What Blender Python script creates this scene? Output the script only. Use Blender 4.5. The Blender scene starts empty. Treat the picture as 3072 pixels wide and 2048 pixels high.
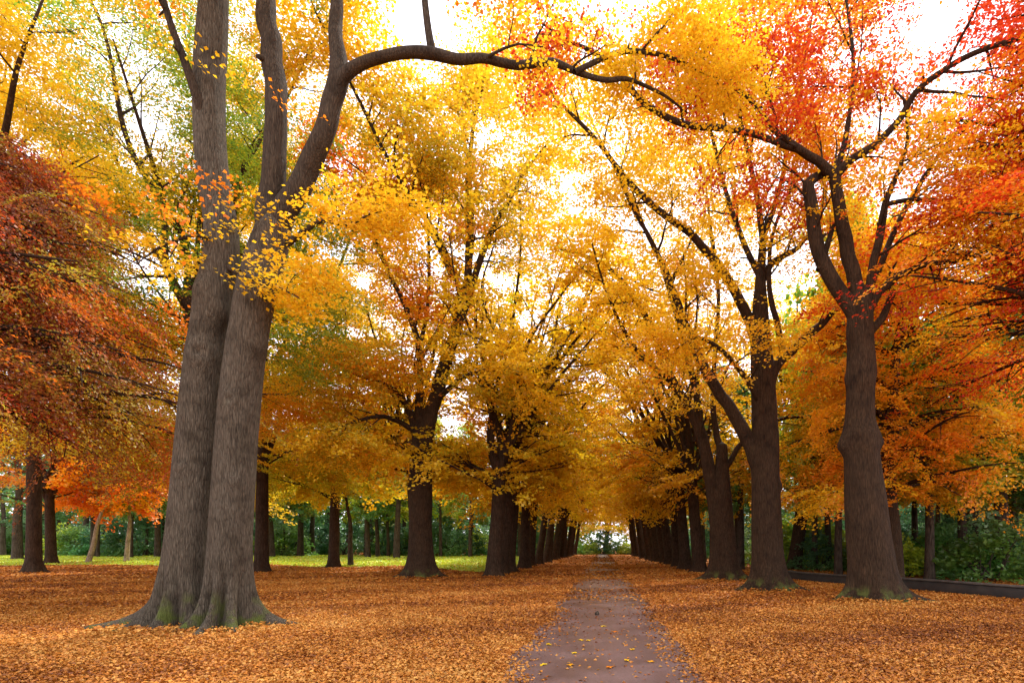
import bpy, math
import numpy as np
from mathutils import Vector

S = bpy.context.scene
COL = S.collection
R = math.radians
PX = 2352.0 / 1024.0
FOC = 569.0
CX, CY, CZ = 603.0, 546.5, 1.6
TAU = 2 * math.pi
SUN_DIR = (0.26, 0.52, 0.82)


def P(px, py, d):
    """a point of the photograph (2352 px wide) at a distance d into the scene"""
    return np.array([(px / PX - CX) / FOC * d, d, CZ + (CY - py / PX) / FOC * d])


# ------------------------------------------------------------------ terrain
def sm(a, b, x):
    t = np.clip((x - a) / (b - a), 0, 1)
    return t * t * (3 - 2 * t)


def height(x, y):
    x = np.asarray(x, float)
    y = np.asarray(y, float)
    h = 0.45 * sm(36, 72, y) * sm(3, 14, -x)
    h = h + 0.03 * np.sin(x * 0.55 + 1.0) * np.sin(y * 0.37) * sm(1.4, 4, np.abs(x))
    h = h + 0.012 * np.sin(x * 2.1 + y * 1.3) * sm(1.4, 3, np.abs(x))
    for tx, ty, r, a in MOUNDS:
        h = h + a * np.exp(-((x - tx) ** 2 + (y - ty) ** 2) / (r * r))
    return h


MOUNDS = [(7.5, 16.0, 2.2, 0.10), (6.0, 20.7, 2.0, 0.07), (-7.9, 11.1, 2.4, 0.05), (-9.5, 29.4, 2.6, 0.06)]

# ------------------------------------------------------------------ materials


def mat(name):
    m = bpy.data.materials.new(name)
    m.use_nodes = True
    nt = m.node_tree
    nt.nodes.clear()
    return m, nt.nodes, nt.links


def node(ns, t, **kw):
    n = ns.new(t)
    for k, v in kw.items():
        if k.startswith('i_'):
            n.inputs[k[2:].replace('_', ' ')].default_value = v
        else:
            setattr(n, k, v)
    return n


def ramp(ns, stops, interp='LINEAR'):
    n = ns.new('ShaderNodeValToRGB')
    n.color_ramp.interpolation = interp
    e = n.color_ramp.elements
    while len(e) < len(stops):
        e.new(0.5)
    for k, (p, c) in enumerate(stops):
        e[k].position = p
        e[k].color = (c[0], c[1], c[2], 1)
    return n


def leaf_material(name, trans=0.5, hue=0.0, gloss=0.06, val=0.0):
    m, ns, ln = mat(name)
    out = node(ns, 'ShaderNodeOutputMaterial')
    at = node(ns, 'ShaderNodeAttribute', attribute_name='leaf_colour')
    oi = node(ns, 'ShaderNodeObjectInfo')
    hs = node(ns, 'ShaderNodeHueSaturation')
    mr = node(ns, 'ShaderNodeMapRange')
    mr.inputs['To Min'].default_value = 0.5 - hue
    mr.inputs['To Max'].default_value = 0.5 + hue
    ln.new(oi.outputs['Random'], mr.inputs['Value'])
    ln.new(mr.outputs[0], hs.inputs['Hue'])
    mv = node(ns, 'ShaderNodeMapRange')
    mv.inputs['To Min'].default_value = 1 - val
    mv.inputs['To Max'].default_value = 1 + val
    mm = node(ns, 'ShaderNodeMath', operation='MULTIPLY')
    mm.inputs[1].default_value = 7.31
    fr = node(ns, 'ShaderNodeMath', operation='FRACT')
    ln.new(oi.outputs['Random'], mm.inputs[0])
    ln.new(mm.outputs[0], fr.inputs[0])
    ln.new(fr.outputs[0], mv.inputs['Value'])
    ln.new(mv.outputs[0], hs.inputs['Value'])
    ln.new(at.outputs['Color'], hs.inputs['Color'])
    d = node(ns, 'ShaderNodeBsdfDiffuse')
    t = node(ns, 'ShaderNodeBsdfTranslucent')
    g = node(ns, 'ShaderNodeBsdfGlossy')
    g.inputs['Roughness'].default_value = 0.45
    g.inputs['Color'].default_value = (1, 1, 1, 1)
    m1 = node(ns, 'ShaderNodeMixShader')
    m1.inputs[0].default_value = trans
    m2 = node(ns, 'ShaderNodeMixShader')
    m2.inputs[0].default_value = gloss
    ln.new(hs.outputs[0], d.inputs['Color'])
    ln.new(hs.outputs[0], t.inputs['Color'])
    ln.new(d.outputs[0], m1.inputs[1])
    ln.new(t.outputs[0], m1.inputs[2])
    ln.new(m1.outputs[0], m2.inputs[1])
    ln.new(g.outputs[0], m2.inputs[2])
    ln.new(m2.outputs[0], out.inputs['Surface'])
    return m


def bark_material(name, dark, light, moss=0.0, moss_h=0.7, scale=1.0, bump=0.8):
    m, ns, ln = mat(name)
    out = node(ns, 'ShaderNodeOutputMaterial')
    b = node(ns, 'ShaderNodeBsdfPrincipled')
    b.inputs['Roughness'].default_value = 0.9
    b.inputs['Specular IOR Level'].default_value = 0.2
    tc = node(ns, 'ShaderNodeTexCoord')
    mp = node(ns, 'ShaderNodeMapping')
    mp.inputs['Scale'].default_value = (scale, scale, scale * 0.13)
    ln.new(tc.outputs['Object'], mp.inputs[0])
    n1 = node(ns, 'ShaderNodeTexNoise')
    n1.inputs['Scale'].default_value = 26
    n1.inputs['Detail'].default_value = 5
    n1.inputs['Roughness'].default_value = 0.65
    n1.inputs['Distortion'].default_value = 0.6
    ln.new(mp.outputs[0], n1.inputs['Vector'])
    v = node(ns, 'ShaderNodeTexVoronoi', feature='DISTANCE_TO_EDGE')
    v.inputs['Scale'].default_value = 20
    ln.new(mp.outputs[0], v.inputs['Vector'])
    n2 = node(ns, 'ShaderNodeTexNoise')
    n2.inputs['Scale'].default_value = 2.3
    n2.inputs['Detail'].default_value = 7
    ln.new(tc.outputs['Object'], n2.inputs['Vector'])
    r1 = ramp(ns, [(0.3, dark), (0.72, light)])
    ln.new(n1.outputs['Fac'], r1.inputs[0])
    # broad blotches of paler and darker bark
    r2 = ramp(ns, [(0.30, (0.50, 0.46, 0.40)), (0.48, (0.95, 0.92, 0.88)), (0.64, (1.02, 1.0, 0.97)), (0.74, (1.22, 1.24, 1.16))])
    ln.new(n2.outputs['Fac'], r2.inputs[0])
    mx = node(ns, 'ShaderNodeMix', data_type='RGBA', blend_type='MULTIPLY')
    mx.inputs[0].default_value = 1
    ln.new(r1.outputs[0], mx.inputs[6])
    ln.new(r2.outputs[0], mx.inputs[7])
    # fissures
    r3 = ramp(ns, [(0.0, (0.45, 0.42, 0.4)), (0.16, (1, 1, 1))])
    ln.new(v.outputs['Distance'], r3.inputs[0])
    mf = node(ns, 'ShaderNodeMix', data_type='RGBA', blend_type='MULTIPLY')
    mf.inputs[0].default_value = 0.75
    ln.new(mx.outputs[2], mf.inputs[6])
    ln.new(r3.outputs[0], mf.inputs[7])
    col = mf.outputs[2]
    if moss > 0:
        sp = node(ns, 'ShaderNodeSeparateXYZ')
        ln.new(tc.outputs['Object'], sp.inputs[0])
        mr = node(ns, 'ShaderNodeMapRange')
        mr.inputs['From Min'].default_value = moss_h
        mr.inputs['From Max'].default_value = 0.0
        ln.new(sp.outputs['Z'], mr.inputs['Value'])
        n3 = node(ns, 'ShaderNodeTexNoise')
        n3.inputs['Scale'].default_value = 3.2
        n3.inputs['Detail'].default_value = 6
        ln.new(tc.outputs['Object'], n3.inputs['Vector'])
        r4 = ramp(ns, [(0.50, (0, 0, 0)), (0.66, (1, 1, 1))])
        ln.new(n3.outputs['Fac'], r4.inputs[0])
        mu = node(ns, 'ShaderNodeMath', operation='MULTIPLY')
        ln.new(mr.outputs[0], mu.inputs[0])
        ln.new(r4.outputs[0], mu.inputs[1])
        mu2 = node(ns, 'ShaderNodeMath', operation='MULTIPLY')
        mu2.inputs[1].default_value = moss
        mu2.use_clamp = True
        ln.new(mu.outputs[0], mu2.inputs[0])
        mm = node(ns, 'ShaderNodeMix', data_type='RGBA')
        mm.inputs[7].default_value = (0.10, 0.12, 0.025, 1)
        ln.new(mu2.outputs[0], mm.inputs[0])
        ln.new(col, mm.inputs[6])
        col = mm.outputs[2]
    ln.new(col, b.inputs['Base Color'])
    ad = node(ns, 'ShaderNodeMath', operation='MULTIPLY_ADD')
    ad.inputs[1].default_value = 0.8
    ln.new(n1.outputs['Fac'], ad.inputs[0])
    cl = node(ns, 'ShaderNodeMath', operation='MINIMUM')
    cl.inputs[1].default_value = 0.2
    ln.new(v.outputs['Distance'], cl.inputs[0])
    ln.new(cl.outputs[0], ad.inputs[2])
    bp = node(ns, 'ShaderNodeBump')
    bp.inputs['Strength'].default_value = bump
    bp.inputs['Distance'].default_value = 0.06
    ln.new(ad.outputs[0], bp.inputs['Height'])
    ln.new(bp.outputs[0], b.inputs['Normal'])
    ln.new(b.outputs[0], out.inputs['Surface'])
    return m


def ground_material():
    m, ns, ln = mat('leaf_covered_ground')
    out = node(ns, 'ShaderNodeOutputMaterial')
    b = node(ns, 'ShaderNodeBsdfPrincipled')
    b.inputs['Roughness'].default_value = 0.85
    b.inputs['Specular IOR Level'].default_value = 0.25
    tc = node(ns, 'ShaderNodeTexCoord')
    v = node(ns, 'ShaderNodeTexVoronoi')
    v.inputs['Scale'].default_value = 11
    ln.new(tc.outputs['Object'], v.inputs['Vector'])
    r = ramp(ns, [(0.0, (0.16, 0.055, 0.012)), (0.3, (0.38, 0.14, 0.025)), (0.6, (0.56, 0.23, 0.045)), (0.85, (0.64, 0.31, 0.07)), (1, (0.34, 0.11, 0.02))])
    ln.new(v.outputs['Color'], r.inputs[0])
    n = node(ns, 'ShaderNodeTexNoise')
    n.inputs['Scale'].default_value = 0.45
    n.inputs['Detail'].default_value = 5
    ln.new(tc.outputs['Object'], n.inputs['Vector'])
    r2 = ramp(ns, [(0.3, (0.62, 0.55, 0.45)), (0.7, (1.2, 1.1, 1.0))])
    ln.new(n.outputs['Fac'], r2.inputs[0])
    mx = node(ns, 'ShaderNodeMix', data_type='RGBA', blend_type='MULTIPLY')
    mx.inputs[0].default_value = 1
    ln.new(r.outputs[0], mx.inputs[6])
    ln.new(r2.outputs[0], mx.inputs[7])
    ln.new(mx.outputs[2], b.inputs['Base Color'])
    bp = node(ns, 'ShaderNodeBump')
    bp.inputs['Strength'].default_value = 0.8
    bp.inputs['Distance'].default_value = 0.04
    ln.new(v.outputs['Distance'], bp.inputs['Height'])
    ln.new(bp.outputs[0], b.inputs['Normal'])
    ln.new(b.outputs[0], out.inputs['Surface'])
    return m


def path_material():
    m, ns, ln = mat('damp_path')
    out = node(ns, 'ShaderNodeOutputMaterial')
    b = node(ns, 'ShaderNodeBsdfPrincipled')
    tc = node(ns, 'ShaderNodeTexCoord')
    n = node(ns, 'ShaderNodeTexNoise')
    n.inputs['Scale'].default_value = 70
    n.inputs['Detail'].default_value = 4
    ln.new(tc.outputs['Object'], n.inputs['Vector'])
    n2 = node(ns, 'ShaderNodeTexNoise')
    n2.inputs['Scale'].default_value = 1.1
    n2.inputs['Detail'].default_value = 5
    ln.new(tc.outputs['Object'], n2.inputs['Vector'])
    r = ramp(ns, [(0.3, (0.085, 0.052, 0.046)), (0.7, (0.19, 0.128, 0.118))])
    ln.new(n.outputs['Fac'], r.inputs[0])
    r2 = ramp(ns, [(0.35, (0.7, 0.62, 0.6)), (0.65, (1.1, 1.05, 1.08))])
    ln.new(n2.outputs['Fac'], r2.inputs[0])
    mx = node(ns, 'ShaderNodeMix', data_type='RGBA', blend_type='MULTIPLY')
    mx.inputs[0].default_value = 1
    ln.new(r.outputs[0], mx.inputs[6])
    ln.new(r2.outputs[0], mx.inputs[7])
    ln.new(mx.outputs[2], b.inputs['Base Color'])
    rr = node(ns, 'ShaderNodeMapRange')
    rr.inputs['To Min'].default_value = 0.24
    rr.inputs['To Max'].default_value = 0.55
    ln.new(n2.outputs['Fac'], rr.inputs['Value'])
    ln.new(rr.outputs[0], b.inputs['Roughness'])
    bp = node(ns, 'ShaderNodeBump')
    bp.inputs['Strength'].default_value = 0.35
    bp.inputs['Distance'].default_value = 0.01
    ln.new(n.outputs['Fac'], bp.inputs['Height'])
    ln.new(bp.outputs[0], b.inputs['Normal'])
    ln.new(b.outputs[0], out.inputs['Surface'])
    return m


def plain_material(name, c1, c2, scale=6, rough=0.9, bump=0.3):
    m, ns, ln = mat(name)
    out = node(ns, 'ShaderNodeOutputMaterial')
    b = node(ns, 'ShaderNodeBsdfPrincipled')
    b.inputs['Roughness'].default_value = rough
    tc = node(ns, 'ShaderNodeTexCoord')
    n = node(ns, 'ShaderNodeTexNoise')
    n.inputs['Scale'].default_value = scale
    n.inputs['Detail'].default_value = 6
    ln.new(tc.outputs['Object'], n.inputs['Vector'])
    r = ramp(ns, [(0.3, c1), (0.7, c2)])
    ln.new(n.outputs['Fac'], r.inputs[0])
    ln.new(r.outputs[0], b.inputs['Base Color'])
    bp = node(ns, 'ShaderNodeBump')
    bp.inputs['Strength'].default_value = bump
    bp.inputs['Distance'].default_value = 0.03
    ln.new(n.outputs['Fac'], bp.inputs['Height'])
    ln.new(bp.outputs[0], b.inputs['Normal'])
    ln.new(b.outputs[0], out.inputs['Surface'])
    return m


LEAF = leaf_material('autumn_leaf', 0.56, 0.0, gloss=0.025)
LEAF_ROW = leaf_material('autumn_leaf_row', 0.60, 0.010, gloss=0.025, val=0.08)
LEAF_DARK = leaf_material('woodland_leaf', 0.45, 0.02, val=0.25, gloss=0.04)
LITTER = leaf_material('fallen_leaf', 0.12, 0.0, gloss=0.02)
BARK_GREY = bark_material('grey_bark', (0.044, 0.035, 0.024), (0.175, 0.148, 0.107), moss=1.6, moss_h=0.8, scale=1.7, bump=1.0)
BARK_BROWN = bark_material('brown_bark', (0.020, 0.011, 0.005), (0.080, 0.046, 0.023), moss=1.4, moss_h=0.5, scale=1.1, bump=1.0)
BARK_ROW = bark_material('dark_bark', (0.022, 0.012, 0.006), (0.082, 0.049, 0.028), scale=0.9)
BARK_WOOD = bark_material('woodland_bark', (0.028, 0.020, 0.014), (0.12, 0.09, 0.065), scale=0.7)
BARK_LIMB = bark_material('limb_bark', (0.026, 0.018, 0.011), (0.095, 0.070, 0.046), scale=1.5, bump=0.9)
BARK_PALE = bark_material('pale_bark', (0.22, 0.16, 0.11), (0.5, 0.4, 0.3), scale=0.9)

# ------------------------------------------------------------------ objects


def mesh_obj(name, V, F, material, parent=None, smooth=True, colour=None, loc=(0, 0, 0)):
    """V (n,3); F list of (n,4)/(n,3) int arrays"""
    me = bpy.data.meshes.new(name)
    V = np.ascontiguousarray(V, dtype=np.float32)
    if not isinstance(F, (list, tuple)):
        F = [F]
    F = [f for f in F if len(f)]
    nl = sum(f.size for f in F)
    npoly = sum(len(f) for f in F)
    me.vertices.add(len(V))
    me.vertices.foreach_set('co', V.ravel())
    me.loops.add(nl)
    me.loops.foreach_set('vertex_index', np.concatenate([f.ravel() for f in F]).astype(np.int32))
    me.polygons.add(npoly)
    starts = []
    s = 0
    for f in F:
        k = f.shape[1]
        starts.append(s + np.arange(len(f)) * k)
        s += f.size
    me.polygons.foreach_set('loop_start', np.concatenate(starts).astype(np.int32))
    me.update(calc_edges=True)
    me.polygons.foreach_set('use_smooth', np.full(npoly, smooth, dtype=bool))
    if colour is not None:
        a = me.attributes.new('leaf_colour', 'FLOAT_COLOR', 'POINT')
        c = np.ones((len(V), 4), np.float32)
        c[:, :3] = colour
        a.data.foreach_set('color', c.ravel())
    me.materials.append(material)
    o = bpy.data.objects.new(name, me)
    o.location = loc
    COL.objects.link(o)
    if parent is not None:
        o.parent = parent
    return o


def thing(name, loc, label, cat, group=None, rz=0.0):
    o = bpy.data.objects.new(name, None)
    o.empty_display_size = 0.3
    o.location = loc
    o.rotation_euler = (0, 0, rz)
    COL.objects.link(o)
    o['label'] = label
    o['category'] = cat
    if group:
        o['group'] = group
    return o


KIDS = {}


def copy_tree(root, loc, rz, scale, label, group=None):
    r = root.copy()
    COL.objects.link(r)
    r.location = loc
    r.rotation_euler = (0, 0, rz)
    r.scale = scale
    r['label'] = label
    if group:
        r['group'] = group
    for ch in KIDS[root.name]:
        c = ch.copy()
        COL.objects.link(c)
        c.parent = r
    return r


# ------------------------------------------------------------------ branches


def lattice_noise(u, v, seed, pu):
    """periodic in u (period pu), smooth value noise"""
    rng = np.random.default_rng(seed)
    T = rng.random((pu, 512))
    iu = np.floor(u).astype(int)
    iv = np.floor(v).astype(int)
    fu = u - iu
    fv = v - iv
    fu = fu * fu * (3 - 2 * fu)
    fv = fv * fv * (3 - 2 * fv)
    a = T[iu % pu, iv % 512]
    b = T[(iu + 1) % pu, iv % 512]
    c = T[iu % pu, (iv + 1) % 512]
    d = T[(iu + 1) % pu, (iv + 1) % 512]
    return (a * (1 - fu) + b * fu) * (1 - fv) + (c * (1 - fu) + d * fu) * fv - 0.5


def resample(pts, rad, step):
    pts = np.asarray(pts, float)
    rad = np.asarray(rad, float)
    n = len(pts)
    ext = np.vstack([2 * pts[0] - pts[1], pts, 2 * pts[-1] - pts[-2]])
    outp, outr = [], []
    for i in range(n - 1):
        L = np.linalg.norm(pts[i + 1] - pts[i])
        k = max(1, int(math.ceil(L / step)))
        t = (np.arange(k) / k)[:, None]
        p0, p1, p2, p3 = ext[i], ext[i + 1], ext[i + 2], ext[i + 3]
        q = 0.5 * (2 * p1 + (p2 - p0) * t + (2 * p0 - 5 * p1 + 4 * p2 - p3) * t ** 2 + (3 * p1 - p0 - 3 * p2 + p3) * t ** 3)
        outp.append(q)
        outr.append(rad[i] + (rad[i + 1] - rad[i]) * t[:, 0])
    outp.append(pts[-1:])
    outr.append(rad[-1:])
    return np.vstack(outp), np.concatenate(outr)


def tube(pts, rad, n=10, step=0.4, flare=None, rough=0.0, seed=0, cap=True, knots=(), hollows=()):
    """flare: list of (angle, reach, width) root lobes acting near z = first point"""
    C, r = resample(pts, rad, step)
    m = len(C)
    T = np.gradient(C, axis=0)
    T /= np.linalg.norm(T, axis=1)[:, None] + 1e-9
    up = np.array([1.0, 0, 0]) if abs(T[0][0]) < 0.9 else np.array([0, 1.0, 0])
    U = np.zeros_like(C)
    u = up - T[0] * np.dot(up, T[0])
    u /= np.linalg.norm(u)
    for i in range(m):
        u = u - T[i] * np.dot(u, T[i])
        u /= np.linalg.norm(u) + 1e-9
        U[i] = u
    W = np.cross(T, U)
    th = np.arange(n) / n * TAU
    rr = np.repeat(r[:, None], n, 1)
    arc = np.concatenate([[0], np.cumsum(np.linalg.norm(np.diff(C, axis=0), axis=1))])
    if rough > 0:
        g = lattice_noise(np.tile(th / TAU * 5, (m, 1)), np.tile(arc[:, None] * 0.7, (1, n)), seed, 5)
        g2 = lattice_noise(np.tile(th / TAU * 13, (m, 1)), np.tile(arc[:, None] * 1.3, (1, n)), seed + 1, 13)
        rr = rr * (1 + 0.30 * g * min(1, rough * 4) + 0.12 * g2 * min(1, rough * 4))
        if n >= 48:
            g3 = lattice_noise(np.tile(th / TAU * 40, (m, 1)), np.tile(arc[:, None] * 2.2, (1, n)), seed + 2, 40)
            rr = rr + rough * 0.12 * g3
    for (ka, kh, kr, kamp) in knots:
        da = (th - ka + math.pi) % TAU - math.pi
        rr = rr + kamp * np.exp(-((arc[:, None] - kh) / kr) ** 2) * np.exp(-(da[None, :] * r.mean() / kr) ** 2)
    if flare is not None:
        z = np.maximum(C[:, 2] - C[0, 2] - 0.12, 0)
        for (a, reach, w) in flare:
            da = (th - a + math.pi) % TAU - math.pi
            lobe = np.exp(-(da / w) ** 2)
            prof = 0.64 * np.exp(-z / 0.17) + 0.36 * np.exp(-z / 0.65)
            rr = rr + reach * prof[:, None] * lobe[None, :]
        for (a, dep, w) in hollows:
            da = (th - a + math.pi) % TAU - math.pi
            rr = rr - dep * np.exp(-(z / 0.75) ** 2)[:, None] * np.exp(-(da / w) ** 2)[None, :]
        rr = rr * (1 + 0.14 * np.exp(-z / 0.5))[:, None]
    V = C[:, None, :] + rr[..., None] * (np.cos(th)[None, :, None] * U[:, None, :] + np.sin(th)[None, :, None] * W[:, None, :])
    if flare is not None:   # rings near the ground stay level
        zz = C[:, 2][:, None]
        k = np.exp(-np.maximum(C[:, 2] - C[0, 2], 0) / 0.5)[:, None]
        V[..., 2] = V[..., 2] * (1 - k) + zz * k
    V = V.reshape(-1, 3)
    i = np.arange(m - 1)[:, None] * n
    j = np.arange(n)[None, :]
    j2 = (j + 1) % n
    F = np.stack([i + j, i + j2, i + n + j2, i + n + j], -1).reshape(-1, 4)
    if cap:
        V = np.vstack([V, C[-1] + T[-1] * r[-1] * 0.6])
        k = len(V) - 1
        base = (m - 1) * n
        jj = np.arange(n)
        tri = np.stack([base + jj, base + (jj + 1) % n, np.full(n, k), np.full(n, k)], -1)
        F = np.vstack([F, tri[:, :4]])
        # degenerate quads become triangles below
        return V, F[:-n], tri[:, :3]
    return V, F, np.zeros((0, 3), int)


def join(tubes):
    Vs, Qs, Ts = [], [], []
    o = 0
    for V, Q, T in tubes:
        Vs.append(V)
        Qs.append(Q + o)
        Ts.append(T + o)
        o += len(V)
    return np.vstack(Vs), [np.vstack(Qs), np.vstack(Ts)]


def unit(v):
    v = np.asarray(v, float)
    return v / (np.linalg.norm(v) + 1e-9)


def limb_path(start, d, L, rng, rise=0.0, wob=0.12, n=5):
    """a gently curving branch; rise bends it up (>0) or down (<0)"""
    pts = [np.asarray(start, float)]
    d = unit(d)
    for k in range(n):
        d = unit(d + np.array([0, 0, rise]) / n + rng.normal(0, wob, 3))
        pts.append(pts[-1] + d * L / n)
    return np.array(pts)


def grow(limb, rad, rng, n_kids, kid_len, spread=0.8, upb=0.25, rise=0.1, t0=0.25, levels=2, flat=0.0, away=None):
    """side branches of one limb. returns (list of (path, radii)), anchors[(pos, dir)]"""
    out, anchors = [], []
    limb = np.asarray(limb, float)
    seg = np.linalg.norm(np.diff(limb, axis=0), axis=1)
    cum = np.concatenate([[0], np.cumsum(seg)])
    tot = cum[-1]

    def at(t):
        s = t * tot
        i = min(np.searchsorted(cum, s, 'right') - 1, len(seg) - 1)
        f = (s - cum[i]) / (seg[i] + 1e-9)
        return limb[i] * (1 - f) + limb[i + 1] * f, unit(limb[i + 1] - limb[i]), rad[i] * (1 - f) + rad[i + 1] * f
    for k in range(n_kids):
        t = t0 + (1 - t0) * (k + rng.random()) / n_kids
        p, tan, r = at(min(t, 0.99))
        rv = rng.normal(0, 1, 3)
        rv -= tan * np.dot(rv, tan)
        rv = unit(rv)
        rv[2] *= (1 - flat)
        d = unit(tan * (1 - spread * 0.6) + rv * spread + np.array([0, 0, upb]))
        if away is not None:
            d = unit(d + 0.35 * unit(p - away) * np.array([1, 1, 0.2]))
        L = kid_len * rng.uniform(0.6, 1.2) * (1.1 - 0.5 * t)
        path = limb_path(p, d, L, rng, rise=rise)
        r0 = min(r * 0.6, 0.018 * L + 0.012)
        rads = np.linspace(r0, max(0.006, r0 * 0.25), len(path))
        out.append((path, rads))
        for q in (2, 3, 4, 5):
            anchors.append((path[q], unit(path[q] - path[q - 1])))
        if levels > 1:
            o2, a2 = grow(path, rads, rng, 4, L * 0.55, spread, upb, rise, 0.3, levels - 1, flat, None)
            out += o2
            anchors += a2
    p, tan, r = at(0.995)
    anchors.append((p, tan))
    return out, anchors


# ------------------------------------------------------------------ leaves
PAL = {
    'yellow': (0.88, 0.585, 0.020), 'gold': (0.87, 0.50, 0.016), 'amber': (0.86, 0.38, 0.014),
    'orange': (0.84, 0.25, 0.012), 'rust': (0.62, 0.16, 0.014), 'red': (0.74, 0.07, 0.012),
    'crimson': (0.50, 0.03, 0.014), 'brown': (0.32, 0.12, 0.020), 'maroon': (0.22, 0.04, 0.016),
    'olive': (0.46, 0.40, 0.026), 'lime': (0.50, 0.56, 0.03), 'green': (0.15, 0.30, 0.03),
    'deep': (0.11, 0.28, 0.075), 'pine': (0.075, 0.20, 0.075), 'sage': (0.22, 0.36, 0.14),
}


def field(p, seed, freq):
    rng = np.random.default_rng(seed)
    v = np.zeros(len(p))
    for k in range(5):
        w = rng.normal(0, 1, 3) * freq * (1 + 0.5 * k)
        w[2] *= 1.6
        v += np.sin(p @ w + rng.random() * TAU) / (1 + 0.35 * k)
    return v / 2.2


def pal_pick(names, t):
    A = np.array([PAL[n] for n in names])
    t = np.clip(t, 0, 0.9999) * (len(A) - 1)
    i = t.astype(int)
    f = (t - i)[:, None]
    return A[i] * (1 - f) + A[np.minimum(i + 1, len(A) - 1)] * f


def leaf_mesh(pos, nrm, ax, size, col, rng, fold=0.25):
    """each leaf a small folded diamond; pos (n,3) nrm (n,3) ax (n,3) size (n,)"""
    n = len(pos)
    ax = ax - nrm * np.sum(ax * nrm, 1)[:, None]
    ax /= np.linalg.norm(ax, axis=1)[:, None] + 1e-9
    sd = np.cross(nrm, ax)
    s = size[:, None]
    w = s * rng.uniform(0.36, 0.5, n)[:, None]
    f = nrm * s * rng.uniform(0.0, fold, n)[:, None]
    V = np.empty((n, 4, 3), np.float32)
    V[:, 0] = pos - ax * s * 0.5
    V[:, 1] = pos + ax * s * 0.05 + sd * w + f
    V[:, 2] = pos + ax * s * 0.5 - f * 0.4
    V[:, 3] = pos + ax * s * 0.05 - sd * w + f
    F = np.arange(n * 4).reshape(n, 4)
    return V.reshape(-1, 3), F, np.repeat(col, 4, 0)


def openness(p):
    """the openings of the canopy, where the sky is seen between the crowns (world-space sight lines from the path)"""
    dx = p[:, 0] / np.maximum(p[:, 1], 0.1)
    dz = (p[:, 2] - CZ) / np.maximum(p[:, 1], 0.1)
    keep = np.ones(len(p))
    for (px, py, rx, ry, a) in OPENINGS:
        gx, gz = (px / PX - CX) / FOC, (CY - py / PX) / FOC
        q = ((dx - gx) / (rx / PX / FOC)) ** 2 + ((dz - gz) / (ry / PX / FOC)) ** 2
        keep *= 1 - a * np.exp(-q ** 1.5)
    for (sx, sy, sr) in SHAFTS:      # holes in the canopy that let the sun down onto the path
        v = p - np.array([sx, sy, 0.0])
        w = v - (v @ SUN)[:, None] * SUN
        keep *= np.linalg.norm(w, axis=1) > sr
    return keep


OPENINGS = []
SHAFTS = [(0.0, 24.3, 2.3), (0.2, 26.0, 2.0), (0.0, 40.0, 2.2)]
SUN = np.array(SUN_DIR) / np.linalg.norm(SUN_DIR)


def crown(name, anchors, rng, palette, parent, leaves=60, length=0.9, width=0.4, thick=0.07, size=0.11,
          droop=0.25, flat=0.75, freq=0.25, seed=1, world=None, material=None, limit=None, jitter=0.25, tilt=0.45, bias=0.0, scatter=0.0, zgrad=None):
    P0 = np.array([a[0] for a in anchors])
    D0 = np.array([a[1] for a in anchors])
    if limit and len(P0) > limit:
        k = rng.permutation(len(P0))[:limit]
        P0, D0 = P0[k], D0[k]
    if scatter:
        P0 = P0 + rng.normal(0, scatter, P0.shape) * np.array([1, 1, 0.5])
    if world is not None:
        k = rng.random(len(P0)) < openness(P0 + np.asarray(world))
        P0, D0 = P0[k], D0[k]
    n = len(P0)
    U = D0 * np.array([1, 1, 1 - flat]) + rng.normal(0, 0.2, (n, 3)) * np.array([1, 1, 0.3])
    U[:, 2] -= droop * rng.random(n)
    U /= np.linalg.norm(U, axis=1)[:, None] + 1e-9
    Wd = np.cross(np.array([0, 0, 1.0]), U)
    Wd /= np.linalg.norm(Wd, axis=1)[:, None] + 1e-9
    N = np.cross(U, Wd)
    roll = rng.normal(0, 0.25, n)
    Wd = Wd * np.cos(roll)[:, None] + N * np.sin(roll)[:, None]
    N = np.cross(U, Wd)
    sc = rng.uniform(0.65, 1.35, n)
    a = rng.beta(1.3, 1.3, (n, leaves)) * 1.25 - 0.25
    b = rng.normal(0, 1, (n, leaves)) * (1.05 - 0.55 * np.abs(a)) * 0.62
    c = rng.normal(0, 1, (n, leaves))
    sag = -droop * 0.5 * np.maximum(a, 0) ** 2
    pos = (P0[:, None, :] + (U[:, None, :] * (a * length)[..., None] + Wd[:, None, :] * (b * width)[..., None] + N[:, None, :] * (c * thick)[..., None]) * sc[:, None, None])
    pos[..., 2] += sag * length
    pos = pos.reshape(-1, 3)
    t = 0.5 + 0.5 * field(P0, seed, freq) + rng.normal(0, jitter * 0.5, n) + bias
    if zgrad:
        t = t + zgrad[1] * (P0[:, 2] - zgrad[0])
    tl = np.repeat(t, leaves) + rng.normal(0, jitter * 0.28, n * leaves)
    col = pal_pick(palette, tl) * rng.uniform(0.75, 1.12, n * leaves)[:, None]
    nl = len(pos)
    nr = np.repeat(N, leaves, 0) + rng.normal(0, tilt, (nl, 3))
    nr /= np.linalg.norm(nr, axis=1)[:, None] + 1e-9
    ax = np.repeat(U, leaves, 0) + rng.normal(0, 0.6, (nl, 3))
    sz = size * rng.uniform(0.7, 1.3, nl)
    V, F, cc = leaf_mesh(pos, nr, ax, sz, np.clip(col, 0.004, 0.9), rng)
    return mesh_obj(name, V, F, material or LEAF, parent, smooth=False, colour=cc)


LOBES = lambda rng, n, reach: [(TAU * (k + rng.uniform(-0.25, 0.25)) / n, reach * rng.uniform(0.6, 1.25), rng.uniform(0.16, 0.30)) for k in range(n)]
#SPLIT
# ------------------------------------------------------------------ tree kinds


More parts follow.
